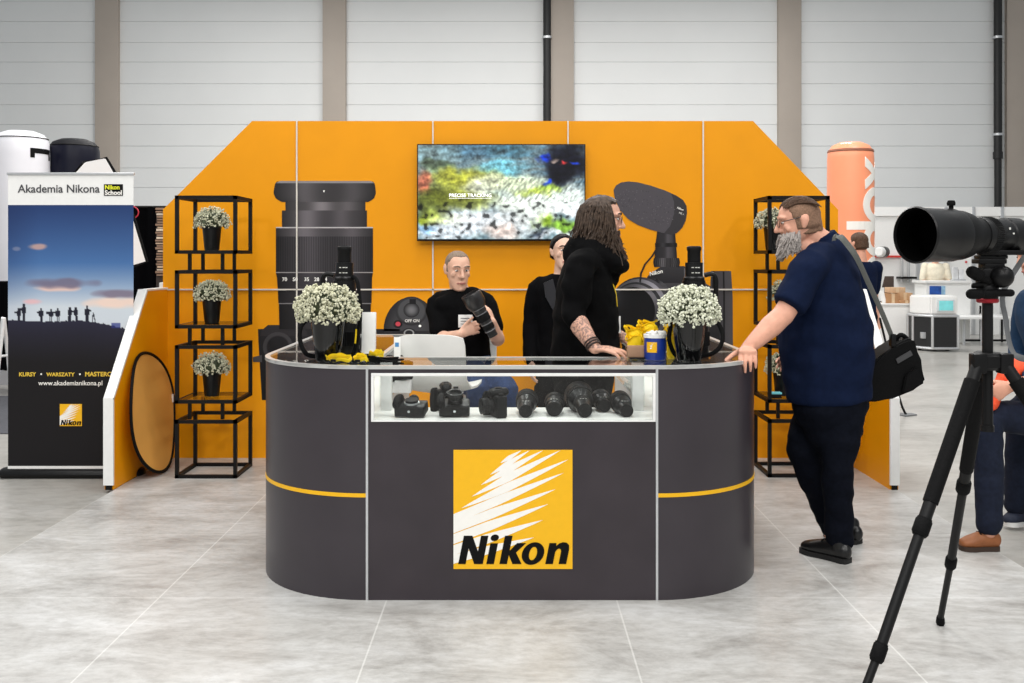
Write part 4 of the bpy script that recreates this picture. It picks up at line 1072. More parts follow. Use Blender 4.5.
mb.limb([P(801, 246, 5.03), P(808, 250, 5.03)], [.05, .055], n=14)
torso(mb, secA, fA, .86)
mb.limb([shA, elA, wrA], [.055, .052, .031], n=16); mb.limb([elA, elA + (wrA - elA) * .35, wrA], [.05, .053, .031], n=16)
hand(mb, wrA, (-.2, -.93, -.1), (0, 0, 1), False, ((.75, .6, .35), (.8, .6, .3), (.85, .6, .3), (.9, .55, .3)), (.75, .35, -.35), 1.06)
mb.limb([shF, elF, wrF], [.055, .05, .031], n=16); hand(mb, wrF, (-.8, -.1, -.5), (.2, .9, .2), True, s=1.02)
for h_, k_, a_ in legsA: mb.limb([h_, k_, a_, a_ - V((0, 0, .04))], [.085, .055, .042, .04], n=14)
fuse(mb, 'body', SKA, pA, .0055, 3)
face_bits(pA, LA, RA, 1.06)
HAIRB = M('hair_brown', (78, 58, 45), .6, var=.4, scale=90, spec=.2)
GREYB = M('beard_grey', (160, 152, 147), .8, var=.3, scale=90)
# short sides, combed back top
sidesA = cap_hair(pA, LA, RA, M('hair_greying', (132, 104, 86), .8, var=.3, scale=140, spec=.1), lambda x, y, z: min(z + .035 + .0 * y, (.055 - y) + (z - .06) * .3, 1) if abs(x) > .03 or z > .02 else min(z + .06, .03 - y), .004, 1.06, 5, .002)
rnd = random.Random(8); pths = []
for i in range(260):
    x = rnd.uniform(-.062, .062); y0_ = rnd.uniform(-.01, .07); zt = .035 + .083 * math.sqrt(max(.02, 1 - (x / .078) ** 2 - ((y0_ + .005) / .1) ** 2))
    pp = []
    for k in range(5):
        th = math.acos(max(-1, min(1, (y0_ + .005) / .1))) + k * .3
        cx = math.sqrt(max(.05, 1 - (x / .08) ** 2))
        pp.append(LA(x * (1 + .05 * k), -.005 + .1 * math.cos(th), .035 + .087 * cx * math.sin(th) + .001 + rnd.uniform(-.002, .003)))
    pths.append(pp)
strands(pA, 'hair', HAIRB, pths, .0042, .002)
mb = MB()
for i in range(420):
    q = rnd.uniform(-1.5, 1.5); zz = rnd.uniform(-.112, -.035); rr_ = .066 + .012 * (zz + .112) / .07
    b = LA(rr_ * math.sin(q) * .95, .012 + .075 * math.cos(q), zz if abs(q) > .35 else min(zz, -.08))
    dv = (RA @ V((.3 * math.sin(q), .55 * math.cos(q) + .1, -.8))).normalized()
    Lh = .03 + .045 * max(0, math.cos(q)) * rnd.random()
    mb.limb([b, b + dv * Lh * .5 + V((rnd.gauss(0, .004), rnd.gauss(0, .004), 0)), b + dv * Lh], [.006, .005, .002], n=5, sub=1, round_=False)
mb.limb([LA(-.055, .03, -.06), LA(-.04, .06, -.095), LA(0, .085, -.11), LA(.04, .06, -.095), LA(.055, .03, -.06)], [.016, .021, .026, .021, .016], n=10)
mb.limb([LA(0, .085, -.1), LA(0, .1, -.135), LA(0, .105, -.155)], [.03, .026, .014], n=10)
mb.limb([LA(-.03, .085, -.052), LA(0, .099, -.047), LA(.03, .085, -.052)], [.006, .008, .006], n=8)
mb.build('beard', GREYB, pA)
mb = MB()
for k in (-1, 1):
    mb.tube([LA(.074 * k, -.012, .03), LA(.079 * k, .03, .024), LA(.07 * k, .088, .018)], .0022, 6)
    mb.tube([LA(.035 * k + .026 * math.cos(q), .1, .012 + .02 * math.sin(q)) for q in [6.28 * i / 14 for i in range(15)]], .0018, 6, 1)
mb.tube([LA(-.01, .104, .018), LA(.01, .104, .018)], .002, 6, 1)
mb.build('glasses', M('glasses_brown', (60, 44, 36), .3), pA)
mb = MB(); torso(mb, secA, fA)
mb.limb([P(828, 255, D0), shA, shA + (elA - shA) * .5, shA + (elA - shA) * .84], [(.09, .09), (.088, .088), (.086, .09), (.08, .092)], n=20, round_=False)
mb.limb([P(832, 258, D0), shF, shF + (elF - shF) * .5, shF + (elF - shF) * .8], [(.09, .09), (.09, .09), (.085, .085), (.085, .085)], n=20, round_=False)
fuse(mb, 'shirt', NAVY, pA, .009, 5, .012, 6, lambda c: .7 * math.sin(26 * (c.z - .75 * c.x) + 4 * noise.noise(c * 3)) * max(0, noise.noise(c * 2.6 + V((3, 1, 0))) + .25))
mb = MB(); mb.limb([P(823.5, 243, D0), P(820, 236.5, D0)], [(.08, .085), (.072, .078)], n=24, ref=(0, 1, 0), round_=False); fuse(mb, 'collar', NAVY, pA, .006, 2)
mb = MB()
pelA = P(831, 404, D0)
mb.limb([P(829, 390, D0), P(830, 408, D0), P(832, 424, D0)], [(.2, .185), (.205, .185), (.17, .15)], ref=fA.cross(V((0, 0, 1))), n=24)
for (h_, k_, a_), rr_ in zip(legsA, ((.108, .077, .066), (.115, .083, .06))):
    mb.limb([h_, h_ + (k_ - h_) * .5, k_, k_ + (a_ - k_) * .45, a_], [rr_[0], (rr_[0] + rr_[1]) / 2 + .006, rr_[1], rr_[1] * .95, rr_[2]], n=20)
fuse(mb, 'trousers', NAVYT, pA, .01, 4, .01, 8)
hA = P(848, 560, 4.95); shoe(pA, (X(848, 4.93), 4.91, 0), (X(801, 5.12), 5.12, 0), LEATH, SOLE, .05, .1)
shoe(pA, (X(858, 5.26), 5.24, 0), (X(826, 5.42), 5.42, 0), LEATH, SOLE, .05, .1)
# bag with strap
bagc = P(882, 373, 5.22)
t = thing('shoulder_bag', 'black camera bag hanging by a grey strap behind the man in the navy polo', 'bag', tuple(bagc))
BAGM = M('bag_nylon', (8, 8, 9), .7, var=.15, scale=80, bump=.15, spec=.12)
Rb = Matrix.Rotation(math.radians(18), 3, 'Y')
mb = MB(); D = 5.22
out_ = [(856, 372), (872, 355), (884, 347), (898, 338), (906, 337), (910, 345), (911, 358), (918.5, 380), (905, 388), (885, 396), (866, 400), (857, 398)]
mb.prism([(X(a, D), Z(b, D)) for a, b in out_], D - .1, D + .08)
bmesh.ops.bevel(mb.bm, geom=mb.bm.edges[:], offset=.012, segments=3, affect='EDGES')
mb.build('body', BAGM, t, angle=50)
mb = MB(); mb.prism([(X(a, D), Z(b, D)) for a, b in ((897, 372), (908, 364), (915, 379), (903, 388), (893, 390))], D - .125, D - .09); bmesh.ops.bevel(mb.bm, geom=mb.bm.edges[:], offset=.006, segments=2, affect='EDGES'); mb.build('pocket', BAGM, t, angle=50)
mb = MB(); mb.prism([(X(a, D), Z(b, D)) for a, b in ((888, 357), (902.5, 348.5), (904.5, 353), (890, 361.5))], D - .108, D - .096); mb.build('patch', M('bag_grey', (58, 58, 60), .5), t)
mb = MB(); mb.tube([P(894, 343, D - .02), P(900, 335, D - .04), P(907, 339, D - .04), P(910, 350, D - .03), P(910, 362, D - .06)], .012, 8); mb.build('handle', RUBBER, t)
STRAPM = M('strap_grey', (84, 86, 82), .6, var=.15, scale=200)
sp = [P(833, 238, 4.9), P(840, 236.5, 4.86), P(848, 245, 4.855), P(857, 258, 4.86), P(868, 282, 4.94), P(880, 308, 5.04), P(890, 332, 5.13), P(892.5, 340, 5.16)]
mb = MB(); mb.limb(sp, [(.0035, .02)] * len(sp), ref=(.45, -.85, .2), n=8, sub=4, round_=False); st_ = mb.build('strap', STRAPM, t)
mb = MB(); mb.box(P(888.5, 346, 5.16), P(896.5, 334, 5.12), .006); mb.build('buckle', BLKPL, t)

# ---- long-haired bearded man in the black hoodie
fB = V((1, -.05, 0)); D0 = 5.2
pB = thing('person', 'man with long greying hair and beard in a black hoodie leaning on the counter', 'person', (X(584, D0), D0, 0))
SKB = M('skin_tattooed', (206, 158, 136), .5, var=.08, scale=24, spec=.35)
nt = SKB.node_tree; L = nt.links.new; b_ = nt.nodes['Principled BSDF']; src = b_.inputs['Base Color'].links[0].from_socket
tc = nt.nodes.new('ShaderNodeTexCoord'); n_ = nt.nodes.new('ShaderNodeTexNoise'); n_.inputs['Scale'].default_value = 34; n_.inputs['Detail'].default_value = 3; n_.inputs['Distortion'].default_value = 2.5
L(tc.outputs['Object'], n_.inputs['Vector']); rp = nt.nodes.new('ShaderNodeValToRGB'); rp.color_ramp.elements[0].position = .46; rp.color_ramp.elements[1].position = .56; L(n_.outputs['Fac'], rp.inputs[0])
sx_ = nt.nodes.new('ShaderNodeSeparateXYZ'); L(tc.outputs['Object'], sx_.inputs[0])
def nmath(op, a, b):
    m = nt.nodes.new('ShaderNodeMath'); m.operation = op
    for i, q in enumerate((a, b)):
        if isinstance(q, (int, float)): m.inputs[i].default_value = q
        else: L(q, m.inputs[i])
    return m.outputs[0]
zz = sx_.outputs['Z']; mask = nmath('MULTIPLY', nmath('GREATER_THAN', zz, 1.06), nmath('LESS_THAN', zz, 1.3))
fac = nmath('MULTIPLY', nmath('MULTIPLY', mask, rp.outputs[0]), .68)
mx = nt.nodes.new('ShaderNodeMix'); mx.data_type = 'RGBA'; L(fac, mx.inputs['Factor']); L(src, mx.inputs['A']); mx.inputs['B'].default_value = (*lin((84, 74, 74)), 1); L(mx.outputs['Result'], b_.inputs['Base Color'])
secB = [(P(582, 402, D0), .14, .18), (P(583, 385, D0), .15, .185), (P(585, 350, D0), .172, .19), (P(586, 320, D0), .172, .195), (P(586, 292, D0), .155, .205), (P(587, 268, D0), .125, .2), (P(591, 254, D0), .085, .14), (P(596, 246, D0), .06, .075)]
shB, elB, wrB = P(580, 267, 4.99), P(574, 315, 4.92), V((X(595, 4.80), 4.80, 1.057))
shC, elC, wrC = P(592, 266, 5.39), P(602, 322, 5.38), P(624, 338, 5.2)
hcB = P(602, 221, D0); hfB = V((1, -.12, -.08)); huB = V((.08, 0, 1))
mb = MB(); LB, RB = head(mb, hcB, hfB, huB, 1.02)
mb.limb([P(595, 258, D0), P(597, 246, D0), P(600, 232, D0)], [.066, .06, .056], n=18)
torso(mb, secB, fB, .86)
mb.limb([shB, elB, wrB], [.05, .046, .028], n=16); mb.limb([elB, elB + (wrB - elB) * .3, wrB], [.044, .046, .028], n=16)
hand(mb, wrB, (.93, -.36, -.06), (0, -.1, 1), True, ((.12, .4, .3), (.12, .4, .3), (.15, .4, .3), (.2, .4, .3)), (.75, .6, -.25), 1.02, .09)
mb.limb([shC, elC, wrC], [.05, .044, .028], n=16)
hand(mb, wrC, (.9, -.35, -.05), (0, -.3, 1), False, ((.35, .4, .3),) * 4, (.6, .7, -.4), 1.02)
for sy_ in (-1, 1): mb.limb([P(582, 402, D0 + .1 * sy_), V((X(584, D0), D0 + .11 * sy_, .5)), V((X(579, D0), D0 + .11 * sy_, .09)), V((X(580, D0), D0 + .11 * sy_, .05))], [.075, .05, .038, .036], n=14)
fuse(mb, 'body', SKB, pB, .0055, 3)
HAIRG = M('hair_long_grey', (72, 59, 50), .55, var=.55, scale=55, spec=.25)
BEARD = M('beard_brown', (74, 56, 46), .6, var=.4, scale=80, spec=.3)
face_bits(pB, LB, RB, 1.02, brow=BEARD)
rnd = random.Random(21)
cap_hair(pB, LB, RB, HAIRG, lambda x, y, z: min(z + .1, (.05 - y) + (z - .09) * .5) if z < .09 else .07 - y, .013, 1.02, 3, .006)
pths = []
for i in range(330):
    q = rnd.uniform(-2.55, 2.55); rr0 = rnd.uniform(.2, 1)
    # start on the crown, fall to the shoulders and chest
    x0_, y0_ = .077 * math.sin(q), -.005 - .098 * math.cos(q)
    if y0_ > .04: y0_ = .04 - rnd.uniform(0, .02)
    top = LB(x0_ * rr0 * .6, y0_ * rr0 * .5 - .005, .12 - .02 * rr0)
    mid = LB(x0_ * 1.2, y0_ * 1.12, .05 + rnd.uniform(-.02, .02))
    ln = rnd.uniform(.14, .26); wv = rnd.uniform(-.012, .012)
    pts = [top, mid]
    for k in range(1, 5):
        f = k / 4; dr = V((0, 0, -ln * f)); sp_ = 1.22 + .12 * f
        o = RB @ V((x0_ * sp_ + .012 * math.sin(k * 2 + i), y0_ * sp_ + .01 * math.cos(k * 2.3 + i) + wv * k, .02)) + dr
        pts.append(hcB + o)
    pths.append(pts)
strands(pB, 'hair', HAIRG, pths, .0055, .0022)
pths = []
for i in range(260):
    q = rnd.uniform(-1.6, 1.6); z0_ = rnd.uniform(-.11, -.04)
    b0 = LB(.062 * math.sin(q), .012 + .074 * math.cos(q), z0_ if abs(q) > .4 else min(z0_, -.075))
    ln = .06 + .1 * max(0, math.cos(q)) * rnd.random(); dv = RB @ V((.25 * math.sin(q), .35 * math.cos(q), 0)) + V((0, 0, -1)); dv.normalize()
    pths.append([b0, b0 + dv * ln * .4 + V((rnd.gauss(0, .004), rnd.gauss(0, .004), 0)), b0 + dv * ln * .75 + V((rnd.gauss(0, .008), rnd.gauss(0, .008), 0)), b0 + dv * ln + V((rnd.gauss(0, .01), rnd.gauss(0, .01), 0))])
pths += [[LB(.02 * k - .03, .09, -.045), LB((.02 * k - .03) * 1.4, .093, -.058), LB((.02 * k - .03) * 1.7, .088, -.08)] for k in range(4)]
strands(pB, 'beard', BEARD, pths, .006, .0018)
mb = MB()
for k in (-1, 1):
    mb.tube([LB(.074 * k, -.01, .026), LB(.077 * k, .04, .022), LB(.066 * k, .088, .018)], .002, 6)
    mb.tube([LB(.034 * k + .024 * math.cos(q), .099, .012 + .018 * math.sin(q)) for q in [6.28 * i / 14 for i in range(15)]], .0016, 6, 1)
mb.build('glasses', M('glasses_dark', (40, 32, 30), .3), pB)
mb = MB(); torso(mb, secB, fB)
sleeve(mb, [P(590, 262, 5.1), shB, shB + (elB - shB) * .5, elB, elB + (wrB - elB) * .12], [.07, .078, .074, .062, .056])
sleeve(mb, [P(594, 262, 5.3), shC, shC + (elC - shC) * .5, elC, elC + (wrC - elC) * .55], [.07, .078, .07, .058, .05])
# bunched hood / scarf around the neck
ncB = P(594, 254, D0)
for k, (rr_, zz_, th) in enumerate(((.1, 0, .045), (.092, .035, .035))):
    pts = [ncB + V((.028 + rr_ * 1.1 * math.cos(q), rr_ * math.sin(q), zz_ - .055 * math.cos(q) - .01)) for q in [2 * math.pi * i / 16 for i in range(17)]]
    mb.limb(pts, [th] * 17, n=14, sub=2, round_=True)
mb.limb([P(606, 258, D0), P(613, 270, D0), P(611, 282, D0)], [(.05, .05), (.05, .045), (.035, .03)], n=14)
mb.limb([P(578, 262, D0), P(570, 256, D0), P(574, 247, D0)], [(.07, .05), (.065, .045), (.05, .035)], n=14, ref=(0, 1, 0))
fuse(mb, 'hoodie', BLKCL, pB, .009, 5, .011, 8, lambda c: .7 * math.sin(30 * (c.z + .6 * c.x) + 4 * noise.noise(c * 4)) * max(0, noise.noise(c * 3) + .3))
mb = MB(); mb.limb([P(583, 395, D0), P(582, 412, D0), P(582, 428, D0)], [(.16, .125), (.165, .13), (.15, .12)], ref=(0, 1, 0), n=24)
for sy_ in (-1, 1): mb.limb([P(582, 412, D0 + .1 * sy_), V((X(584, D0), D0 + .11 * sy_, .5)), V((X(579, D0), D0 + .11 * sy_, .08))], [.1, .075, .06], n=18)
fuse(mb, 'trousers', BLKTR, pB, .011, 4, .005, 9)
for sy_ in (-1, 1): shoe(pB, (X(574, D0), D0 + .12 * sy_, 0), (X(574, D0) + .28, D0 + .1 * sy_, 0), LEATH, SOLE, .048, .1)
mb = MB(); mb.ribbon([P(609, 276, 5.12), P(614.5, 288, 5.13), P(616.8, 300, 5.14), P(617.5, 316, 5.15)], .011, .002, (.2, 1, 0)); mb.build('lanyard', YEL2, pB)
mb = MB(); mb.box(P(616, 333, 5.14), P(620.5, 316, 5.147), .001); mb.build('badge', WHITE, pB)
w0 = wrB + (elB - wrB) * .1; ax = (elB - wrB).normalized()
mb = MB()
for k in range(3):
    c = wrB + ax * (.012 + .014 * k); u = ax.orthogonal().normalized(); v_ = ax.cross(u)
    mb.tube([c + (u * math.cos(q) + v_ * math.sin(q)) * .034 for q in [6.2832 * i / 16 for i in range(17)]], .0045, 6, 1)
mb.build('bracelet', M('bracelet_brown', (52, 38, 34), .6), pB)

# ---- seated man in black polo with the telephoto lens
fC = V((.3, -.95, 0)).normalized(); D0 = 6.6
pC = thing('person', 'grey cropped man in black polo sitting behind the counter and holding a lens', 'person', (X(465, 6.5), 6.5, 0))
SKC = skin('skin_pale', (222, 176, 152))
secC = [(V((X(466, D0), D0, .76)), .12, .17), (V((X(466, D0), D0, .84)), .125, .165), (P(466, 340, D0), .118, .155), (P(463, 320, D0), .12, .168), (P(461.5, 304, D0), .115, .19), (P(461, 295, D0), .085, .165), (P(460, 289, D0), .06, .08)]
shC1, elC1, wrC1 = P(437, 305, 6.62), P(441, 336, 6.48), P(461, 334, 6.3)
shC2, elC2, wrC2 = P(485, 303, 6.56), P(498, 340, 6.42), P(492, 322, 6.27)
hcC = P(457.5, 270, 6.57); hfC = V((.38, -.95, -.22)); huC = V((.06, -.2, 1))
mb = MB(); LC, RC = head(mb, hcC, hfC, huC, 1.04)
mb.limb([P(460, 297, 6.6), P(459, 288, 6.6), P(457, 278, 6.6)], [.066, .06, .056], n=18)
torso(mb, secC, fC, .86)
mb.limb([shC1, elC1, wrC1], [.05, .045, .028], n=16); mb.limb([shC2, elC2, wrC2], [.05, .045, .028], n=16)
lensA, lensB = P(470.5, 293.5, 6.16), P(493.5, 336, 6.2); lax = (lensB - lensA).normalized()
hand(mb, wrC1, (.75, .15, .35), (-.2, -.95, .1), True, ((.5, .7, .5), (.5, .75, .5), (.5, .75, .5), (.5, .7, .5)), (.4, .7, .2), 1.0)
hand(mb, wrC2, (-.45, .05, .85), (.75, -.6, .3), False, ((.5, .6, .4), (.5, .6, .4), (.5, .65, .4), (.5, .65, .4)), (-.1, .8, -.5), 1.0)
kneeC = [V((X(478, 6.12), 6.12, .69)), V((X(507, 6.15), 6.15, .68))]; hipC = [V((X(457, 6.55), 6.56, .74)), V((X(475, 6.55), 6.54, .74))]; ankC = [V((X(474, 6.3), 6.3, .29)), V((X(500, 6.3), 6.3, .29))]
for h_, k_, a_ in zip(hipC, kneeC, ankC): mb.limb([h_, h_ + (k_ - h_) * .6, k_, k_ + (a_ - k_) * .5, a_, a_ - V((0, 0, .04))], [.07, .06, .05, .045, .038, .036], n=14)
fuse(mb, 'body', SKC, pC, .0055, 3)
STUB = M('hair_cropped_grey', (134, 118, 104), .9, var=.35, scale=160, spec=.1)
face_bits(pC, LC, RC, 1.04, brow=STUB)
cap_hair(pC, LC, RC, STUB, lambda x, y, z: min(z - .0, (.066 - y) + (z - .1) * .55 + .012 * math.cos(x * 70)) if abs(x) < .055 or z > .06 else min(z + .02, .03 - y), .003, 1.04, 9, .003)
mb = MB(); torso(mb, secC, fC)
sleeve(mb, [P(452, 299, 6.6), shC1, shC1 + (elC1 - shC1) * .5, shC1 + (elC1 - shC1) * .82], [.07, .075, .072, .068])
sleeve(mb, [P(470, 299, 6.6), shC2, shC2 + (elC2 - shC2) * .4, shC2 + (elC2 - shC2) * .66], [.07, .073, .07, .066])
fuse(mb, 'polo_shirt', BLKCL, pC, .009, 5, .005, 8)
mb = MB(); mb.limb([P(460, 293, 6.6), P(459.5, 288, 6.6)], [(.074, .072), (.066, .066)], n=20, ref=(1, 0, 0), round_=False); fuse(mb, 'collar', BLKCL, pC, .006, 2)
mb = MB(); mb.limb([V((X(466, D0), D0, .82)), V((X(466, D0), D0 - .02, .74))], [(.165, .12), (.17, .13)], ref=(1, 0, 0), n=22)
for h_, k_, a_ in zip(hipC, kneeC, ankC): mb.limb([h_, h_ + (k_ - h_) * .6, k_, k_ + (a_ - k_) * .5, a_], [.095, .085, .072, .066, .056], n=18)
fuse(mb, 'jeans', JEANS, pC, .01, 4, .005, 9)
for a_ in ankC:
    shoe_root = shoe(pC, (a_.x - .02, a_.y + .08, .232), (a_.x + .04, a_.y - .19, .232), LEATH, SOLE, .046, .1)
bp_ = P(465.5, 321, 6.4)
mb = MB(); mb.box((bp_.x - .045, 6.385, bp_.z - .04), (bp_.x + .045, 6.39, bp_.z + .04), .001); bdg = mb.build('name_badge', WHITE, pC)
mb = MB()
for k in range(3): mb.box((bp_.x - .03, 6.3835, bp_.z - .02 + .018 * k), (bp_.x + .01 + .008 * k, 6.386, bp_.z - .016 + .018 * k))
mb.build('print', DGREY, bdg)
t = thing('telephoto_lens', 'black telephoto lens held by the seated man in the black polo', 'lens', tuple((lensA + lensB) / 2))
LENSG = M('lens_satin', (36, 35, 36), .3, var=.1, scale=50, spec=.5)
LL = (lensB - lensA).length
mb = MB(); mb.lathe([(.001, LL * .3), (.042, LL * .3), (.042, LL * .42), (.038, LL * .45), (.038, LL * .66), (.034, LL * .7), (.034, LL * .84), (.03, LL * .86), (.03, LL), (.001, LL)], lensA, lax, 36); mb.build('barrel', LENSG, t)
mb = MB(); mb.lathe([(.062, 0), (.064, .004), (.063, LL * .24), (.05, LL * .33), (.042, LL * .33), (.056, LL * .22), (.059, 0)], lensA, lax, 40); mb.build('hood', LENSG, t)
mb = MB(); mb.lathe([(.001, LL * .1), (.05, LL * .1), (.05, LL * .12), (.001, LL * .13)], lensA, lax, 36); mb.build('front_glass', GLOSSB, t)
mb = MB(); ribbed(mb, .0395, LL * .47, LL * .63, lensA, lax, 40); mb.build('focus_ring', RIBM, t)
mb = MB()
for tt in (.345, .455, .69, .85): mb.lathe([(.03, LL * tt), (.0435 if tt < .4 else .0395 if tt < .6 else .0365, LL * tt + .001), (.0435 if tt < .4 else .0395 if tt < .6 else .0365, LL * tt + .005), (.03, LL * tt + .006), (.029, LL * tt + .003)], lensA, lax, 36)
mb.build('bright_ring', M('ring_grey', (120, 120, 122), .4), t)
mb = MB(); ribbed(mb, .0355, LL * .72, LL * .82, lensA, lax, 36); mb.build('zoom_ring', RIBM, t)

# ---- woman in the black blazer
fD = V((.35, -.93, 0)).normalized(); D0 = 6.75
pD = thing('person', 'person in a black blazer with dark tied back hair behind the bearded man', 'person', (X(562, D0), D0, 0))
SKD = skin('skin_fair', (226, 186, 164))
secD = [(P(561, 390, D0), .115, .175), (P(561, 365, D0), .118, .17), (P(561, 335, D0), .11, .155), (P(561, 308, D0), .118, .17), (P(561, 290, D0), .1, .178), (P(561, 281, D0), .075, .15), (P(561, 274, D0), .05, .07)]
shD = [P(537, 289, D0), P(585, 289, D0)]; elD = [P(531, 325, D0), P(594, 325, D0)]; wrD = [P(530, 360, 6.65), P(594, 360, 6.65)]
hcD = P(562.5, 252, 6.72); hfD = V((.3, -.95, -.02)); huD = V((0, 0, 1))
mb = MB(); LD, RD = head(mb, hcD, hfD, huD, .96)
mb.limb([P(561, 282, D0), P(561.5, 272, D0), P(562, 262, D0)], [.056, .05, .047], n=16)
torso(mb, secD, fD, .84)
for a_, b_2, c_, rt in zip(shD, elD, wrD, (True, False)):
    mb.limb([a_, b_2, c_], [.042, .038, .025], n=14); hand(mb, c_, (0, -.15, -1), (-1 if rt else 1, -.2, 0), rt, s=.94)
for k in (-1, 1): mb.limb([V((X(561, D0) + .09 * k, D0, .84)), V((X(561, D0) + .09 * k, D0 - .01, .47)), V((X(561, D0) + .09 * k, D0, .09)), V((X(561, D0) + .09 * k, D0, .05))], [.075, .05, .036, .034], n=14)
fuse(mb, 'body', SKD, pD, .0055, 3)
HDK = M('hair_dark', (16, 15, 19), .5, var=.3, scale=90, spec=.15)
face_bits(pD, LD, RD, .96, brow=HDK)
cap_hair(pD, LD, RD, HDK, lambda x, y, z: min(z + .05, (.052 - y) + (z - .08) * .6) if abs(x) > .04 or z > .06 else min(z + .06, .07 - y), .01, .96, 12, .003)
mb = MB(); mb.ball(LD(0, -.12, .03), (.04, .04, .045), 14); mb.build('hair_bun', HDK, pD)
mb = MB(); torso(mb, secD, fD)
for a_, b_2, c_, cx in zip(shD, elD, wrD, (552, 570)): sleeve(mb, [P(cx, 285, D0), a_, b_2, c_ + (b_2 - c_) * .04], [.06, .066, .056, .046])
mb.limb([P(561, 385, D0), P(561, 405, D0)], [(.18, .12), (.19, .125)], ref=(1, 0, 0), n=24, round_=False)
fuse(mb, 'blazer', BLKCL2, pD, .009, 4, .004, 8)
SATIN = M('satin_lapel', (40, 40, 44), .35, var=.1)
for k in (-1, 1):
    mb = MB(); yb = 6.615
    pts = [(553, 279), (543.5, 283), (545.5, 297), (554, 312), (560.5, 325), (558, 300)]
    if k > 0: pts = [(1122 - a, b) for a, b in pts]
    mb.prism([(X(a, yb), Z(b, yb)) for a, b in pts], yb, yb + .012)
    mb.build('lapel', SATIN, pD)
mb = MB()
mb.limb([P(561, 395, D0), P(561, 410, D0)], [(.16, .105), (.16, .105)], ref=(1, 0, 0), n=22)
for k in (-1, 1): mb.limb([V((X(561, D0) + .085 * k, D0, .8)), V((X(561, D0) + .09 * k, D0 - .01, .47)), V((X(561, D0) + .09 * k, D0, .07))], [.095, .07, .055], n=16)
fuse(mb, 'trousers', BLKTR, pD, .011, 3, .004, 9)
for k in (-1, 1): shoe(pD, (X(561, D0) + .09 * k, D0 + .06, 0), (X(561, D0) + .12 * k, D0 - .18, 0), LEATH, SOLE, .042, .09)

# ---- person sitting at the right edge behind the tripod
fE = V((-.95, -.25, 0)).normalized(); D0 = 5.4
pE = thing('person', 'person in blue sweater, jeans and tan ankle boot sitting behind the tripod', 'person', (X(1015, 5.3), 5.3, 0))
SKE = skin('skin_mid', (206, 150, 126))
SWEAT = M('sweater_blue', (30, 56, 84), .85, var=.12, scale=60, spec=.2)
ORNG = M('orange_fleece', (226, 78, 38), .8, var=.1, scale=60)
hipE = V((2.95, D0, .64))
secE = [(V((2.98, D0, .68)), .14, .18), (V((2.96, D0, .82)), .15, .18), (V((2.92, D0, 1.0)), .14, .18), (V((2.87, D0, 1.16)), .13, .2), (V((2.84, D0, 1.27)), .1, .19), (V((2.82, D0, 1.33)), .07, .1)]
shE = [V((2.86, D0 - .19, 1.22)), V((2.86, D0 + .19, 1.22))]; elE = [V((2.75, D0 - .29, .93)), V((2.84, D0 + .24, .94))]; wrE = [V((X(1011, 5.1), 5.1, .838)), V((2.66, D0 + .05, .84))]
hcE = V((2.8, D0, 1.5))
mb = MB(); LE, RE = head(mb, hcE, (-1, -.1, -.3), (-.3, 0, 1), 1.0)
mb.limb([V((2.82, D0, 1.3)), V((2.815, D0, 1.37)), V((2.81, D0, 1.45))], [.066, .058, .056], n=16)
torso(mb, secE, fE, .86)
for a_, b_2, c_, rt in zip(shE, elE, wrE, (False, True)): mb.limb([a_, b_2, c_], [.048, .044, .028], n=14)
hand(mb, wrE[0], (-.75, .1, -.4), (.1, -.95, .2), False, ((.4, .6, .4),) * 4, (.5, .6, -.3), 1.02)
hand(mb, wrE[1], (-.8, -.3, -.3), (.1, .5, .8), True, ((.4, .5, .4),) * 4, s=1.0)
legE = [(V((2.94, D0 - .12, .66)), V((X(991, 5.14), 5.16, .66)), V((X(989, 5.13), 5.13, .135))), (V((2.94, D0 + .12, .66)), V((X(1022, 5.55), 5.55, .66)), V((X(1016, 5.62), 5.62, .11)))]
for h_, k_, a_ in legE: mb.limb([h_, h_ + (k_ - h_) * .6, k_, k_ + (a_ - k_) * .5, a_, a_ - V((0, 0, .04))], [.07, .06, .05, .045, .038, .036], n=14)
fuse(mb, 'body', SKE, pE, .006, 3)
face_bits(pE, LE, RE)
cap_hair(pE, LE, RE, HAIRB, lambda x, y, z: min(z + .03, (.05 - y) + (z - .08) * .6), .01, 1., 14, .004)
mb = MB(); torso(mb, secE, fE)
for a_, b_2, c_ in zip(shE, elE, wrE): sleeve(mb, [a_ + V((.02, (D0 - a_.y) * .5, .03)), a_, b_2, b_2 + (c_ - b_2) * .5], [.07, .078, .066, .054])
fuse(mb, 'sweater', SWEAT, pE, .01, 4, .005, 8)
mb = MB(); mb.limb([V((2.97, D0, .76)), V((2.96, D0, .67))], [(.18, .14), (.19, .15)], ref=(0, 1, 0), n=22)
for h_, k_, a_ in legE: mb.limb([h_, h_ + (k_ - h_) * .6, k_, k_ + (a_ - k_) * .5, a_], [.1, .09, .078, .072, .062], n=18)
fuse(mb, 'jeans', M('jeans_dark', (22, 28, 44), .85, var=.2, scale=50, spec=.2), pE, .01, 4, .005, 9)
BOOT = M('boot_tan', (138, 82, 44), .55, var=.15, scale=30)
s1 = shoe(pE, (X(998, 5.14), 5.14, 0), (X(958, 5.16), 5.14, 0), BOOT, M('sole_brown', (52, 36, 26), .7), .047, .15, 'boot'); s1['label'] = 'tan suede ankle boot'
s2 = shoe(pE, (X(1027, 5.64), 5.63, 0), (X(1000, 5.66), 5.6, 0), M('trainer_navy', (30, 38, 58), .7), WHITE, .046, .1, 'trainer', True)
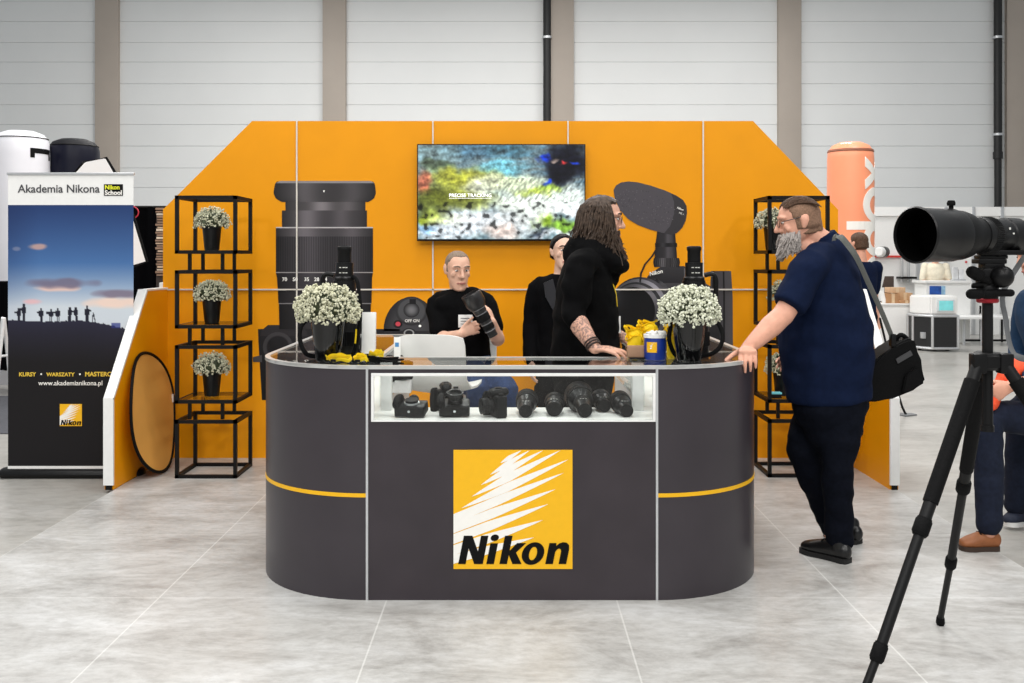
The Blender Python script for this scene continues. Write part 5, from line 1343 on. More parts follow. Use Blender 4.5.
mb = MB(); wv = wrE[0] + (elE[0] - wrE[0]) * .12; ax = (elE[0] - wrE[0]).normalized(); mb.lathe([(.033, -.012), (.036, -.01), (.036, .01), (.033, .012)], wv, ax, 20); mb.lathe([(.001, 0), (.019, 0), (.019, .008), (.001, .009)], wv + V((0, -.034, .004)), (0, -1, .1), 18); mb.build('wristwatch', BLKPL, pE)
t = thing('orange_jacket', 'orange jacket bunched on the lap of the person behind the tripod', 'jacket', (X(1010, 5.2), 5.2, .8))
mb = MB(); mb.limb([P(1030, 366, 5.24), P(1016, 368, 5.2), P(1006, 380, 5.18), P(996, 392, 5.16), P(992, 405, 5.12)], [(.07, .05), (.065, .05), (.06, .045), (.045, .04), (.03, .03)], n=16, ref=(0, 1, 0)); fuse(mb, 'cloth', ORNG, t, .009, 4, .01, 14)
t = thing('stool', 'dark round stool under the person in the blue sweater', 'stool', (2.98, D0, -.02))
mb = MB(); mb.lathe([(.001, 0), (.18, 0), (.19, .02), (.18, .05), (.001, .055)], (2.98, D0, .5)); mb.build('seat', BLKPL, t)
for q in (45, 135, 225, 315): MB().cyl((2.98 + .1 * math.cos(math.radians(q)), D0 + .1 * math.sin(math.radians(q)), .5), (2.98 + .2 * math.cos(math.radians(q)), D0 + .2 * math.sin(math.radians(q)), -.02), .014).build('leg', BLKMET, t)

# ------------------------------------------------------------------ white bar chairs
CHW = M('chair_white', (236, 235, 231), .35, var=.01)
def bar_chair(label, loc, rot):
    t = thing('bar_chair', label, 'chair', (0, 0, 0))
    # shell facing -Y local (back at +Y)
    mb = MB(); w_ = .2
    prof = [(-.2, .70), (-.17, .725), (-.1, .722), (0, .712), (.1, .715), (.16, .735), (.2, .79), (.222, .88), (.235, .98), (.24, 1.04)]
    rs = []
    for k, (y, z) in enumerate(prof):
        wd = w_ * (.86, .98, 1.05, 1.06, 1.03, 1., .98, .98, .97, .92)[k]; row = []
        for i in range(13):
            u = -1 + 2 * i / 12; bow = .028 * u * u if k < 6 else 0; fwd_ = -.035 * u * u if k >= 5 else 0
            row.append(V((wd * u, y + fwd_, z + bow - (.0 if k < 9 else .02 * abs(u) ** 4))))
        rs.append(row)
    th = .012; top_ = [mb.pts(r) for r in rs]; nrm_ = []
    for k in range(len(prof)):
        a, b = prof[max(k - 1, 0)], prof[min(k + 1, len(prof) - 1)]; tn = V((0, b[0] - a[0], b[1] - a[1])).normalized(); nrm_.append(V((0, tn.z, -tn.y)))
    bot = [mb.pts([p + nrm_[k] * th for p in rs[k]]) for k in range(len(prof))]
    m, n = len(prof), 13
    for k in range(m - 1):
        for i in range(n - 1):
            mb.face([top_[k][i], top_[k][i + 1], top_[k + 1][i + 1], top_[k + 1][i]]); mb.face([bot[k][i], bot[k + 1][i], bot[k + 1][i + 1], bot[k][i + 1]])
        for i in (0, n - 1): mb.face([top_[k][i], top_[k + 1][i], bot[k + 1][i], bot[k][i]])
    for k in (0, m - 1):
        for i in range(n - 1): mb.face([top_[k][i], bot[k][i], bot[k][i + 1], top_[k][i + 1]])
    mb.build('seat_shell', CHW, t, angle=50)
    CHR = M('chrome', (210, 210, 212), .12, metal=1., var=.02)
    MB().lathe([(.001, -.03), (.2, -.03), (.2, -.018), (.06, .0), (.028, .05), (.028, .69), (.09, .7), (.001, .7)]).build('pedestal', CHR, t)
    mb = MB(); mb.tube([V((.16 * math.cos(q), -.03 + .16 * math.sin(q), .2)) for q in [6.2832 * i / 20 for i in range(21)]], .01, 8, 1); mb.cyl((0, 0, .2), (0, .13, .2), .008); mb.cyl((0, 0, .2), (0, -.19, .2), .008); mb.build('footrest', CHR, t)
    t.location = loc; t.rotation_euler = (0, 0, rot); return t
bar_chair('white moulded bar chair with its back just behind the glass case', (X(441, 5.72), 5.72, .03), math.radians(168))
bar_chair('white bar chair under the seated man in the black polo', (X(466, 6.55), 6.53, .03), math.radians(0))

# ------------------------------------------------------------------ tripod and long lens (right foreground)
AP = V((1.535, 3.26, 1.15))
feet = [V((.93, 2.9, 0)), V((1.735, 4.09, 0)), V((2.2, 2.83, 0))]
CARB = M('carbon_black', (16, 16, 17), .45, var=.2, scale=200, spec=.2)
REDM = M('anodised_red', (150, 30, 40), .35, metal=.5)
t = thing('tripod', 'black tripod in the right foreground carrying a long telephoto lens', 'tripod', (AP.x, AP.y, 0))
for f_ in feet:
    hx = AP + (V((f_.x, f_.y, AP.z)) - AP).normalized() * .05; d = (f_ - hx); Ln = d.length; d.normalize()
    q1, q2 = hx + d * Ln * .42, hx + d * Ln * .72
    mb = MB(); mb.cyl(hx, q1, .02, .0195, 18); lg = mb.build('leg', CARB, t)
    MB().cyl(hx + d * .06, hx + d * Ln * .36, .0245, .0235, 18).build('foam_grip', RUBBER, lg)
    mb = MB(); mb.cyl(q1, q2, .016, None, 16); mb.cyl(q2, f_ + V((0, 0, .03)), .0125, None, 16); mb.build('tube', CARB, lg)
    for q_, r_ in ((q1, .0245), (q2, .021)):
        mb = MB(); ribbed(mb, r_, -.022, .022, q_, d, 18); mb.lathe([(r_ * .9, -.028), (r_ * .95, -.02), (r_ * .95, .024), (r_ * .8, .03)], q_, d, 18); mb.build('leg_lock', RUBBER, lg)
    mb = MB(); mb.lathe([(.001, 0), (.014, .002), (.018, .012), (.016, .03), (.0125, .04), (.001, .04)], f_ + V((0, 0, 0)), (0, 0, 1), 18); mb.build('rubber_foot', RUBBER, lg)
    mb = MB(); mb.box(hx - V((.022, .022, .03)), hx + V((.022, .022, .035)), .008); mb.build('hinge', BLKPL, lg)
mb = MB(); mb.lathe([(.001, -.02), (.04, -.02), (.05, -.01), (.05, .025), (.04, .035), (.001, .035)], AP, (0, 0, 1), 28); mb.build('spider', BLKPL, t)
mb = MB(); mb.cyl(AP - V((0, 0, .2)), AP + V((0, 0, .2)), .0165, None, 20); mb.lathe([(.001, 0), (.02, 0), (.02, .02), (.001, .02)], AP - V((0, 0, .22)), (0, 0, 1)); mb.build('center_column', CARB, t)
H0 = AP + V((0, 0, .195))
mb = MB(); mb.lathe([(.03, 0), (.034, .004), (.034, .012), (.03, .016)], H0, (0, 0, 1), 28); mb.build('ring', REDM, t)
mb = MB(); mb.lathe([(.001, .012), (.032, .012), (.034, .05), (.03, .06), (.001, .06)], H0, (0, 0, 1), 24); mb.box(H0 + V((-.028, -.03, .05)), H0 + V((.03, .03, .112)), .008); mb.limb([H0 + V((.03, -.035, .085)), H0 + V((.03, .035, .085))], [.036, .036], n=18); mb.box(H0 + V((-.02, -.026, .108)), H0 + V((.045, .026, .128)), .005)
mb.build('head', BLKPL, t)
mb = MB(); mb.box(H0 + V((-.04, -.028, .126)), H0 + V((.05, .028, .142)), .004); mb.box(H0 + V((-.034, -.024, .142)), H0 + V((.055, .024, .154)), .003); mb.build('quick_release_plate', BLKPL, t)
mb = MB(); mb.limb([H0 + V((.06, -.03, .033)), H0 + V((0, -.035, .033)), H0 + V((-.045, -.04, .03)), H0 + V((-.07, -.042, .03))], [.012, .012, .012, .013], n=12); mb.limb([H0 + V((-.045, -.04, .03)), H0 + V((-.072, -.042, .03))], [.0165, .0165], n=12); mb.build('pan_handle', RUBBER, t)
mb = MB(); mb.limb([H0 + V((-.01, -.03, .07)), H0 + V((-.04, -.04, .082)), H0 + V((-.062, -.045, .096))], [.012, .012, .016], n=12); mb.limb([H0 + V((-.05, -.042, .09)), H0 + V((-.07, -.047, .1))], [.021, .02], n=12); mb.build('tilt_handle', RUBBER, t)
mb = MB(); mb.limb([H0 + V((-.02, -.02, .06)), H0 + V((-.062, -.03, .056))], [(.008, .014), (.004, .009)], n=10); mb.build('lock_lever', BLKPL, t)
# lens: axis from the hood (left, near) to the camera (right)
lf, lb2 = P(915.5, 235, 3.1), P(1070, 236, 3.42)
ax = (lb2 - lf).normalized()
tl = thing('telephoto_lens', 'huge black telephoto lens with deep hood on the tripod at the right edge', 'lens', tuple(H0 + V((0, 0, .154))))
LX = lambda t_: lf + ax * t_
mb = MB(); mb.lathe([(.084, -.004), (.088, 0), (.088, .004), (.0845, .012), (.083, .11), (.083, .15), (.077, .18), (.07, .185), (.078, .12), (.08, .01)], lf, ax, 56); mb.build('hood', LENSM, tl)
mb = MB(); mb.lathe([(.001, .14), (.078, .14), (.0805, .155), (.078, .19), (.072, .215), (.061, .24), (.0555, .255), (.0545, .34), (.001, .34)], lf, ax, 48); mb.build('barrel', LENSD, tl)
mb = MB(); mb.lathe([(.0805, .006), (.078, .03), (.0775, .11), (.0755, .11), (.076, .03), (.0795, .006)], lf, ax, 48); mb.build('hood_lining', M('hood_inside', (2, 2, 2), .8, spec=.03), tl)
mb = MB(); mb.lathe([(.001, .1), (.0765, .1), (.0765, .104), (.001, .106)], lf, ax, 40); mb.build('front_glass', M('hood_inside', (2, 2, 2), .8, spec=.03), tl)
mb = MB(); mb.lathe([(.001, .27), (.057, .272), (.0575, .28), (.0575, .335), (.054, .34), (.054, .39), (.058, .395), (.058, .45), (.05, .46), (.05, .55), (.001, .55)], lf, ax, 44); rr_ = mb.build('rear_barrel', LENSM, tl)
mb = MB(); ribbed(mb, .0585, .295, .33, lf, ax, 60); mb.build('focus_ring', RIBM, tl)
mb = MB(); u = V((0, 0, 1)); sdv = ax.cross(u)
for k, (tt, zz_, ln) in enumerate(((.36, .4, .007), (.372, .1, .005))):
    q = zz_; c = LX(tt) + (sdv * math.cos(q) + u * math.sin(q)) * .0545; mb.box(c - V((.002, .002, ln / 2)), c + V((.003, .002, ln / 2)))
mb.build('marking', MARK, rr_)
mb = MB(); k0 = LX(.155) + u * .083; mb.cyl(k0, k0 + u * .012, .007); mb.lathe([(.001, .01), (.012, .01), (.013, .018), (.01, .026), (.001, .026)], k0, u, 16); mb.build('hood_knob', RUBBER, tl)
mb = MB(); footx = H0 + V((0, 0, .154)); cst = LX(.33)
mb.box((cst.x - .03, cst.y - .022, footx.z), (cst.x + .11, cst.y + .03, footx.z + .016), .005); mb.limb([(cst.x + .02, cst.y, footx.z + .01), (cst.x + .03, cst.y, cst.z - .03)], [(.022, .018), (.03, .02)], n=14); mb.build('tripod_foot', BLKPL, tl)
mb = MB(); cb = LX(.56); mb.box(cb - V((.0, .06, .07)), cb + V((.09, .07, .07)), .012); mb.build('camera_body', BLKPL, tl)
spt = [LX(.5) + V((0, -.05, -.03)), P(1004, 290, 3.3), P(1006, 320, 3.3), P(1010, 345, 3.28), P(1018, 357, 3.26), P(1030, 352, 3.3), P(1036, 300, 3.4)]
mb = MB(); mb.limb(spt, [(.0025, .011)] * len(spt), ref=(.3, -.9, 0), n=8, sub=4, round_=False); mb.build('strap', M('strap_tape', (92, 94, 96), .6), tl)

# ------------------------------------------------------------------ far right of the hall: fair stand
BW = M('booth_white', (238, 238, 236), .5, var=.015)
BD = 19.5
bwall = thing('partition_wall', 'white partition wall of the far fair stand behind the right tower', 'partition', (X(970, BD), BD, -.02))
MB().box((X(868, BD), BD, -.02), (X(1075, BD), BD + .05, Z(214, BD))).build('panel', BW, bwall)
MB().box((X(868, BD), BD - .04, Z(216, BD)), (X(1075, BD), BD + .06, Z(207, BD))).build('fascia', M('fascia_white', (244, 244, 242), .45, var=.01), bwall)
for px in (917, 945, 972.5, 1001, 1030):
    mb = MB(); mb.box((X(px, BD) - .03, BD - .06, -.02), (X(px, BD) + .03, BD, Z(207, BD)), .006); mb.build('post', ALU, bwall)
mb = MB(); mb.box((X(868, BD), BD - .055, Z(257.5, BD)), (X(917, BD), BD - .01, Z(255.5, BD))); mb.build('red_rail', M('rail_red', (204, 52, 44), .5), bwall)
t = thing('grid_shelf', 'thin metal shelf on the far partition above the cardboard boxes', 'shelf', (X(900, BD - .2), BD - .2, Z(280, BD)))
for px in (899, 905.5): MB().cyl((X(px, BD), BD - .15, Z(282, BD)), (X(px, BD), BD - .15, Z(258, BD)), .025).build('upright', ALU, t)
MB().box((X(896, BD), BD - .3, Z(278.5, BD)), (X(911, BD), BD, Z(276.5, BD)), .01).build('board', BLKMET, t)
t = thing('studio_flash', 'round white and black studio lamp fixed above the red rail of the far stand', 'lamp', (X(882, 18.9), 18.9, Z(252, 18.9)))
c0 = P(878, 252, 18.9)
mb = MB(); mb.lathe([(.001, 0), (.07, 0), (.1, .05), (.1, .14), (.001, .14)], c0 + V((-.03, -.12, 0)), (.6, .8, 0), 24); mb.build('reflector', WHITE, t)
mb = MB(); mb.lathe([(.001, .12), (.105, .12), (.105, .34), (.08, .38), (.001, .38)], c0 + V((-.03, -.12, 0)), (.6, .8, 0), 24); mb.build('body', BLKPL, t)
mb = MB(); mb.limb([c0 + V((.12, .12, 0)), c0 + V((.14, .5, -.02))], [.02, .02], n=8); mb.build('bracket', BLKMET, t)
# white counter with laptop and boxes
CD = 16.6
def cx_(px): return X(px, CD)
t = thing('white_counter', 'low white counter of the far stand carrying cardboard boxes', 'counter', (cx_(896), CD, -.02))
ctop = Z(303.5, CD)
MB().box((cx_(873), CD, -.02), (cx_(916.5), CD + .5, ctop - .03), .005).build('body', BW, t)
MB().box((cx_(872), CD - .03, ctop - .03), (cx_(917.5), CD + .53, ctop), .004).build('worktop', WHITE, t)
t = thing('laptop', 'open dark laptop on the far white counter behind the cardboard boxes', 'laptop', (cx_(898), CD + .35, ctop))
MB().box((cx_(890), CD + .25, ctop), (cx_(904), CD + .45, ctop + .02), .004).build('base', BLKPL, t)
mb = MB(); mb.prism([(cx_(892), ctop + .25), (cx_(904), ctop + .25), (cx_(904), ctop + .44), (cx_(895), ctop + .44)], CD + .44, CD + .46); mb.build('screen', M('laptop_brown', (70, 58, 52), .5), t)
mb = MB(); mb.box((cx_(895), CD + .44, ctop), (cx_(901), CD + .48, ctop + .26)); mb.build('stand', BLKPL, t)
CBM = [M('carton_brown', (176, 132, 92), .7), M('carton_tan', (196, 156, 116), .7), M('carton_light', (208, 172, 136), .7)]
for k, (a, b, z0, z1, yo, lab) in enumerate(((888, 902, .0, .16, .1, 'brown cardboard box at the left of the stack on the far counter'), (900, 915, .05, .17, .12, 'wide tan cardboard box on the right of the far counter'), (892, 908, .17, .26, .13, 'tan cardboard box on top of the stack on the far counter'), (901, 914.5, 0, .05, .06, 'flat pale cardboard box at the bottom right of the far counter'))):
    t = thing('cardboard_box', lab, 'box', (cx_((a + b) / 2), CD + yo + .1, ctop + z0), 'cardboard boxes on the far counter')
    mb = MB(); mb.box((cx_(a), CD + yo - .02, ctop + z0), (cx_(b), CD + yo + .2, ctop + z1), .003); mb.build('carton', CBM[k % 3], t)
    mb = MB(); mb.box((cx_((a + b) / 2) - .025, CD + yo - .022, ctop + z0 + .004), (cx_((a + b) / 2) + .025, CD + yo + .19, ctop + z1 + .001)); mb.build('tape', M('tape_tan', (214, 186, 150), .3), t)
t = thing('leaflet_stack', 'white leaflets leaning left of the cardboard boxes on the far counter', 'leaflets', (cx_(886), CD + .1, ctop))
MB().box((cx_(883.5), CD + .1, ctop), (cx_(887.5), CD + .13, ctop + .2), .002, Matrix.Rotation(math.radians(-14), 3, 'Y')).build('pages', bpy.data.materials['paper_white'], t)
# tall counter with poster, clerk, leaflet stand
TD = 17.6
def tx_(px): return X(px, TD)
t = thing('information_counter', 'tall white counter of the far stand with a small blue picture', 'counter', (tx_(948), TD, -.02))
ttop = Z(281, TD)
MB().box((tx_(926), TD, -.02), (tx_(970), TD + .5, ttop - .04), .005).build('body', BW, t)
MB().box((tx_(924), TD - .04, ttop - .04), (tx_(971), TD + .54, ttop), .004).build('worktop', WHITE, t)
MB().box((tx_(929.5), TD - .012, Z(294.5, TD)), (tx_(941), TD, Z(286, TD))).build('picture', M('picture_blue', (34, 84, 170), .5, var=.4, scale=9), t)
MB().box((tx_(941), TD - .012, Z(294.5, TD)), (tx_(945), TD, Z(286, TD))).build('picture', M('picture_pale', (150, 190, 220), .5, var=.3, scale=12), t)
t = thing('leaflet_stand', 'clear stand with white leaflets on the tall far counter', 'stand', (tx_(959), TD + .2, ttop))
for k in range(2): MB().box((tx_(955.5 + 6 * k), TD + .1, ttop + .02), (tx_(960.5 + 6 * k), TD + .14, ttop + .24 - .04 * k), .003).build('leaflet', M('leaflet_grey', (214, 216, 218), .5, var=.2, scale=6), t)
MB().box((tx_(955), TD + .08, ttop), (tx_(968), TD + .2, ttop + .03), .003).build('base', ALU, t)
# flight case and scanner
FD = 16.0
def fx_(px): return X(px, FD)
FLP = M('case_black', (26, 26, 28), .5)
t = thing('flight_case', 'black flight case with aluminium edges under the white machine', 'case', (fx_(942), FD, -.02))
z0, z1 = Z(344, FD), Z(315.5, FD); x0, x1, xl = fx_(932.5), fx_(958), fx_(920.5)
z0 = -.02
pl_ = [(x0, FD), (x1, FD), (x1, FD + .55), (xl + .02, FD + .55), (xl, FD + .3)]
MB().prism_z(pl_, z0 + .04, z1).build('body', FLP, t, angle=20)
for k, (a, b) in enumerate(zip(pl_, pl_[1:] + pl_[:1])):
    for zz_ in (z0 + .05, z1 - .01): MB().limb([(a[0], a[1], zz_), (b[0], b[1], zz_)], [.022, .022], n=8).build('edge', ALU, t)
    MB().limb([(a[0], a[1], z0 + .05), (a[0], a[1], z1 - .01)], [.022, .022], n=8).build('edge', ALU, t)
m_ = (V((x0, FD, 0)) + V((xl, FD + .3, 0))) / 2
MB().box((m_.x - .035, m_.y - .05, z0 + .2), (m_.x + .035, m_.y + .02, z0 + .3), .006).build('latch', ALU, t)
for px in (926, 954): MB().lathe([(.001, 0), (.03, 0), (.03, .04), (.001, .04)], (fx_(px), FD + .25, z0 + .001)).build('caster', BLKPL, t)
t = thing('white_machine', 'white boxy machine with a cyan screen on the flight case', 'machine', (fx_(942), FD, z1))
zt_ = Z(296, FD)
mb = MB(); mb.prism_z([(x0 - .02, FD + .02), (x1 + .01, FD + .02), (x1 + .01, FD + .5), (xl + .02, FD + .5), (xl + .01, FD + .26)], z1 + .012, zt_); bmesh.ops.bevel(mb.bm, geom=mb.bm.edges[:], offset=.02, segments=2, affect='EDGES'); mb.build('housing', BW, t, angle=40)
MB().box((fx_(937), FD - .005, Z(311.5, FD)), (fx_(954.5), FD + .03, Z(299.5, FD)), .006).build('bezel', M('bezel_grey', (214, 220, 222), .4), t)
MB().box((fx_(939), FD - .008, Z(310.5, FD)), (fx_(953), FD, Z(300.8, FD)), .002).build('screen', M('screen_cyan', (118, 200, 202), .3, var=.12, scale=8, emis=.35), t)
# white tables
t = thing('white_table', 'white table with metal legs at the far stand behind the tripod column', 'table', (X(988, 17.2), 17.2, -.02))
zt_ = Z(317, 17.0)
MB().box((X(958, 17), 17.0, zt_ - .04), (X(1012, 17), 17.6, zt_), .004).build('tabletop', WHITE, t)
for px in (964, 981, 1008): MB().cyl((X(px, 17.2), 17.2, -.02), (X(px, 17.2), 17.2, zt_ - .04), .022).build('leg', ALU, t)
mb = MB(); mb.cyl((X(964, 17.2), 17.2, .06), (X(1008, 17.2), 17.2, .06), .018); mb.build('stretcher', BLKMET, t)
t = thing('chair', 'white chair tucked behind the far table beside the tripod column', 'chair', (X(990, 18), 18.0, -.02))
mb = MB(); mb.box((X(984, 18), 17.8, .42), (X(998, 18), 18.2, .46), .01); mb.build('seat', WHITE, t)
mb = MB(); mb.prism([(X(983, 18), .5), (X(996, 18), .5), (X(993, 18), .86), (X(986, 18), .86)], 18.18, 18.22); mb.build('backrest', WHITE, t)
for px in (985, 997):
    for yy in (17.82, 18.18): MB().cyl((X(px, 18), yy, -.02), (X(px, 18), yy, .6 if yy > 18 else .43), .018).build('leg', BLKMET, t)
# sheet posters on the partition
for k, (px, py, w_, h_, c, lab) in enumerate(((966, 262, 2.2, 2.4, (206, 60, 60), 'small red dot sticker on the far partition beside the lens'), (975.5, 259, 2.6, 3, (210, 70, 84), 'red round sticker on the far partition right of the post'))):
    t = tag(MB().cyl(P(px, py, BD - .002), P(px, py, BD - .002) + V((0, -.012, 0)), w_ * BD / F / 2).build('sticker', M('sticker_red', (208, 60, 66), .5), origin=P(px, py, BD)), lab, 'sticker')
# orange inflatable column
ID = 13.2
t = thing('inflatable_column', 'tall orange inflatable column with white lettering at the right of the orange wall', 'inflatable', (X(850.5, ID), ID, -.02))
ri = 22.5 * ID / F; zi = Z(142, ID); ci = V((X(850.5, ID), ID, -.02))
INFO = M('inflatable_orange', (248, 156, 116), .4, var=.05, scale=2)
mb = MB(); mb.lathe([(.001, 0), (ri, 0), (ri * 1.01, .6), (ri, 1.2), (ri * 1.01, 2), (ri, zi - .2), (ri * .97, zi - .1), (ri * .9, zi - .075), (ri * .8, zi - .03), (ri * .5, zi + .01), (.001, zi + .02)], ci, n=48); mb.build('body', INFO, t, angle=50)
mb = MB(); mb.lathe([(ri * .985, zi - .12), (ri * 1.0, zi - .11), (ri * .96, zi - .085), (ri * .93, zi - .09), (ri * .95, zi - .11)], ci, n=48); mb.build('seam', M('seam_brown', (140, 84, 60), .6), t)
# lettering runs up the column: letter outlines bent round the cylinder
def bent(splines, ang, z, size, parent):
    cu = bpy.data.curves.new('lettering', 'CURVE'); cu.dimensions = '2D'; cu.fill_mode = 'BOTH'; cu.extrude = .004 / size
    for sp_ in splines:
        q = cu.splines.new('POLY'); q.points.add(len(sp_) - 1); q.use_cyclic_u = True
        for p_, (x, y) in zip(q.points, sp_): p_.co = (x, y, 0, 1)
    o = bpy.data.objects.new('lettering', cu); COL.objects.link(o); bpy.context.view_layer.update()
    me = bpy.data.meshes.new_from_object(o.evaluated_get(bpy.context.evaluated_depsgraph_get())); bpy.data.objects.remove(o); bpy.data.curves.remove(cu)
    bm = bmesh.new(); bm.from_mesh(me); bmesh.ops.triangulate(bm, faces=bm.faces)
    for _ in range(3): bmesh.ops.subdivide_edges(bm, edges=[e for e in bm.edges if e.calc_length() > .12], cuts=1); bmesh.ops.triangulate(bm, faces=bm.faces)
    for v in bm.verts:
        a, b, h = v.co.x * size, v.co.y * size, v.co.z * size     # text x runs up, text y runs to the left
        q = ang - b / ri
        v.co = (ci.x + (ri * 1.012 + h) * math.sin(q), ci.y - (ri * 1.012 + h) * math.cos(q), z + a)
    bm.to_mesh(me); bm.free(); me.materials.clear()
    return link_mesh('lettering', me, LWHITE, parent)
lz = lambda py: CH - (py - HOR) * (ID - .25) / F
sz = 1.0
lx = [(0, 0), (.2, 0), (.36, .22), (.52, 0), (.73, 0), (.47, .34), (.71, .66), (.5, .66), (.36, .46), (.22, .66), (.01, .66), (.25, .34)]
for k, (sp_, py) in enumerate((([lx], 190), ([ell(.36, .34, .38, .37, 36), ell(.36, .34, .2, .19, 30)], 221.5), ([ell(.36, .34, .36, .36, 36), ell(.36, .34, .18, .18, 30)], 256), ([[(.56, .1), (.74, .1), (.74, 1.05), (.56, 1.05)]], 256), ([ell(.36, .34, .38, .37, 36), ell(.36, .34, .2, .19, 30)], 291))):
    bent(sp_, 1.66, lz(py), .6, t)
bent([[(.0, .34), (.05, .1), (.25, 0), (.7, 0), (.7, .2), (.4, .2), (.3, .28), (.3, .42), (.4, .52), (.55, .5), (.55, .36), (.42, .36), (.42, .2), (.74, .2), (.74, .6), (.45, .72), (.12, .62)]], 1.66, lz(328), .6, t)

# far man in navy and clerk in pale shirt
def far_person(label, x, y, h, fwd, skinc, shirt, trousers, hairm, lean=0., arms=((.1, -.1), (.1, -.1)), z0=-.02):
    f = V(fwd).normalized(); sd = f.cross(V((0, 0, 1))); b = V((x, y, z0)); k = h / 1.75
    at_ = lambda s_, f_, z: b + sd * (s_ * k) + f * ((f_ + lean * max(0, z - .95)) * k) + V((0, 0, z * k))
    p = thing('person', label, 'person', tuple(b))
    sec = [(at_(0, 0, .9), .12, .17), (at_(0, 0, 1.05), .12, .16), (at_(0, 0, 1.25), .12, .18), (at_(0, 0, 1.4), .1, .19), (at_(0, 0, 1.46), .06, .1)]
    mb = MB(); c = at_(0, .03, 1.63); Lh, Rh = head(mb, c, f + V((0, 0, -.15)), (0, 0, 1), k)
    mb.limb([at_(0, 0, 1.42), at_(0, .0, 1.5), at_(0, .02, 1.58)], [.06, .055, .053], n=12); torso(mb, sec, f, .85)
    ar = []
    for s_, (e_, w2) in zip((1, -1), arms):
        a0_, a1_, a2_ = at_(s_ * .19, 0, 1.4), at_(s_ * .25, e_, 1.13), at_(s_ * (.22 if w2 < .05 else .08), w2 + .12, .9 if w2 < .05 else 1.06); ar.append((a0_, a1_, a2_))
        mb.limb([a0_, a1_, a2_], [.046, .042, .027], n=12); hand(mb, a2_, (a2_ - a1_), f + sd * s_, s_ > 0, s=k)
    lg = [(at_(s_ * .09, 0, .9), at_(s_ * .1, .02, .49), at_(s_ * .1, 0, .09)) for s_ in (1, -1)]
    for q in lg: mb.limb(list(q), [.075, .05, .036], n=12)
    fuse(mb, 'body', skinc, p, .008, 2)
    cap_hair(p, Lh, Rh, hairm, lambda x_, y_, z_: min(z_ + .05, (.05 - y_) + (z_ - .08) * .6), .009, k, 4, .004)
    mb = MB(); torso(mb, sec, f)
    for a0_, a1_, a2_ in ar: sleeve(mb, [a0_ - V((0, 0, .0)), a0_ + (a1_ - a0_) * .5, a1_ - (a1_ - a0_) * .12], [.07, .064, .058])
    fuse(mb, 'shirt', shirt, p, .012, 3, .005, 8)
    mb = MB(); mb.limb([at_(0, 0, .97), at_(0, 0, .84)], [(.165, .115), (.17, .12)], ref=sd, n=20)
    for q in lg: mb.limb(list(q), [.095, .07, .058], n=14)
    fuse(mb, 'trousers', trousers, p, .013, 3)
    for q in lg: shoe(p, q[2] * 1 - f * .07 - V((0, 0, q[2].z - z0)), q[2] + f * .2 - V((0, 0, q[2].z - z0)), LEATH, SOLE, .045, .1)
    return p
far_person('man in navy t-shirt with his back turned, in front of the orange inflatable', X(861, 10.2), 10.2, 1.75, (-.35, .9, 0), SKA, NAVY, NAVYT, HAIRB)
far_person('clerk in a pale shirt standing behind the tall far counter', X(934.5, 18.35), 18.35, 1.66, (-.1, -1, 0), SKC, M('pale_shirt', (236, 228, 206), .8), BLKTR, M('hair_auburn', (128, 70, 44), .6), .1, ((.05, .2), (.05, .2)))
t = thing('light_stand', 'dark flat stand base on the hall floor right of the orange side wing', 'stand', (X(905, 9.6), 9.6, -.02))
mb = MB(); mb.prism_z([(X(896, 9.6), 9.72), (X(915, 9.6), 9.68), (X(917, 9.6), 9.6), (X(902, 9.6), 9.52)], -.02, -.008); mb.build('base', M('steel_grey', (110, 112, 114), .5), t)
MB().limb([(X(906, 9.6), 9.6, -.01), (X(899, 9.6), 9.6, .16), (X(880, 9.6), 9.6, .9)], [.011, .011, .011], n=8).build('rod', BLKMET, t)
t = thing('white_plinth', 'white plinth standing on the hall floor just behind the man in the navy polo', 'plinth', (X(862, 8.7), 8.7, -.02))
mb = MB(); mb.prism([(X(845, 8.7), -.02), (X(880, 8.7), -.02), (X(878, 8.7), .55), (X(866, 8.7), 1.16), (X(845, 8.7), 1.16)], 8.7, 9.0); bmesh.ops.bevel(mb.bm, geom=mb.bm.edges[:], offset=.006, segments=2, affect='EDGES'); mb.build('body', WHITE, t)
MB().box((X(845, 8.7), 8.69, -.02), (X(880.4, 8.7), 9.01, .06)).build('foot', ALU, t)

# ------------------------------------------------------------------ far left of the hall
def inflatable(label, px, D, half, ytop, mat, topm, mark=False):
    r = half * D / F; c = V((X(px, D), D, -.02)); zt = Z(ytop, D - .1) + .02
    t = thing('inflatable_column', label, 'inflatable', tuple(c))
    mb = MB(); mb.lathe([(.001, 0), (r, 0), (r * 1.02, .7), (r, 1.4), (r * 1.02, 2.1), (r, zt - .3), (r * .985, zt - .16), (r * .93, zt - .1)], c, n=48); mb.build('body', mat, t, angle=50)
    mb = MB(); mb.lathe([(r * .94, zt - .104), (r * .8, zt - .05), (r * .5, zt - .012), (.001, zt)], c, n=48); mb.build('dome', topm, t, angle=50)
    mb = MB(); n = 40; mb.tube([c + V((r * .945 * math.cos(q), r * .945 * math.sin(q), zt - .1)) for q in [6.2832 * i / n for i in range(n + 1)]], .006, 6, 1); mb.build('seam', BLKMET, t)
    return t, r, c, zt
WINF = M('inflatable_white', (234, 234, 240), .4, var=.02, scale=2)
t, r, c, zt = inflatable('white inflatable column at the left edge with a black angular mark', 21, 12.2, 26.5, 129.5, WINF, WINF)
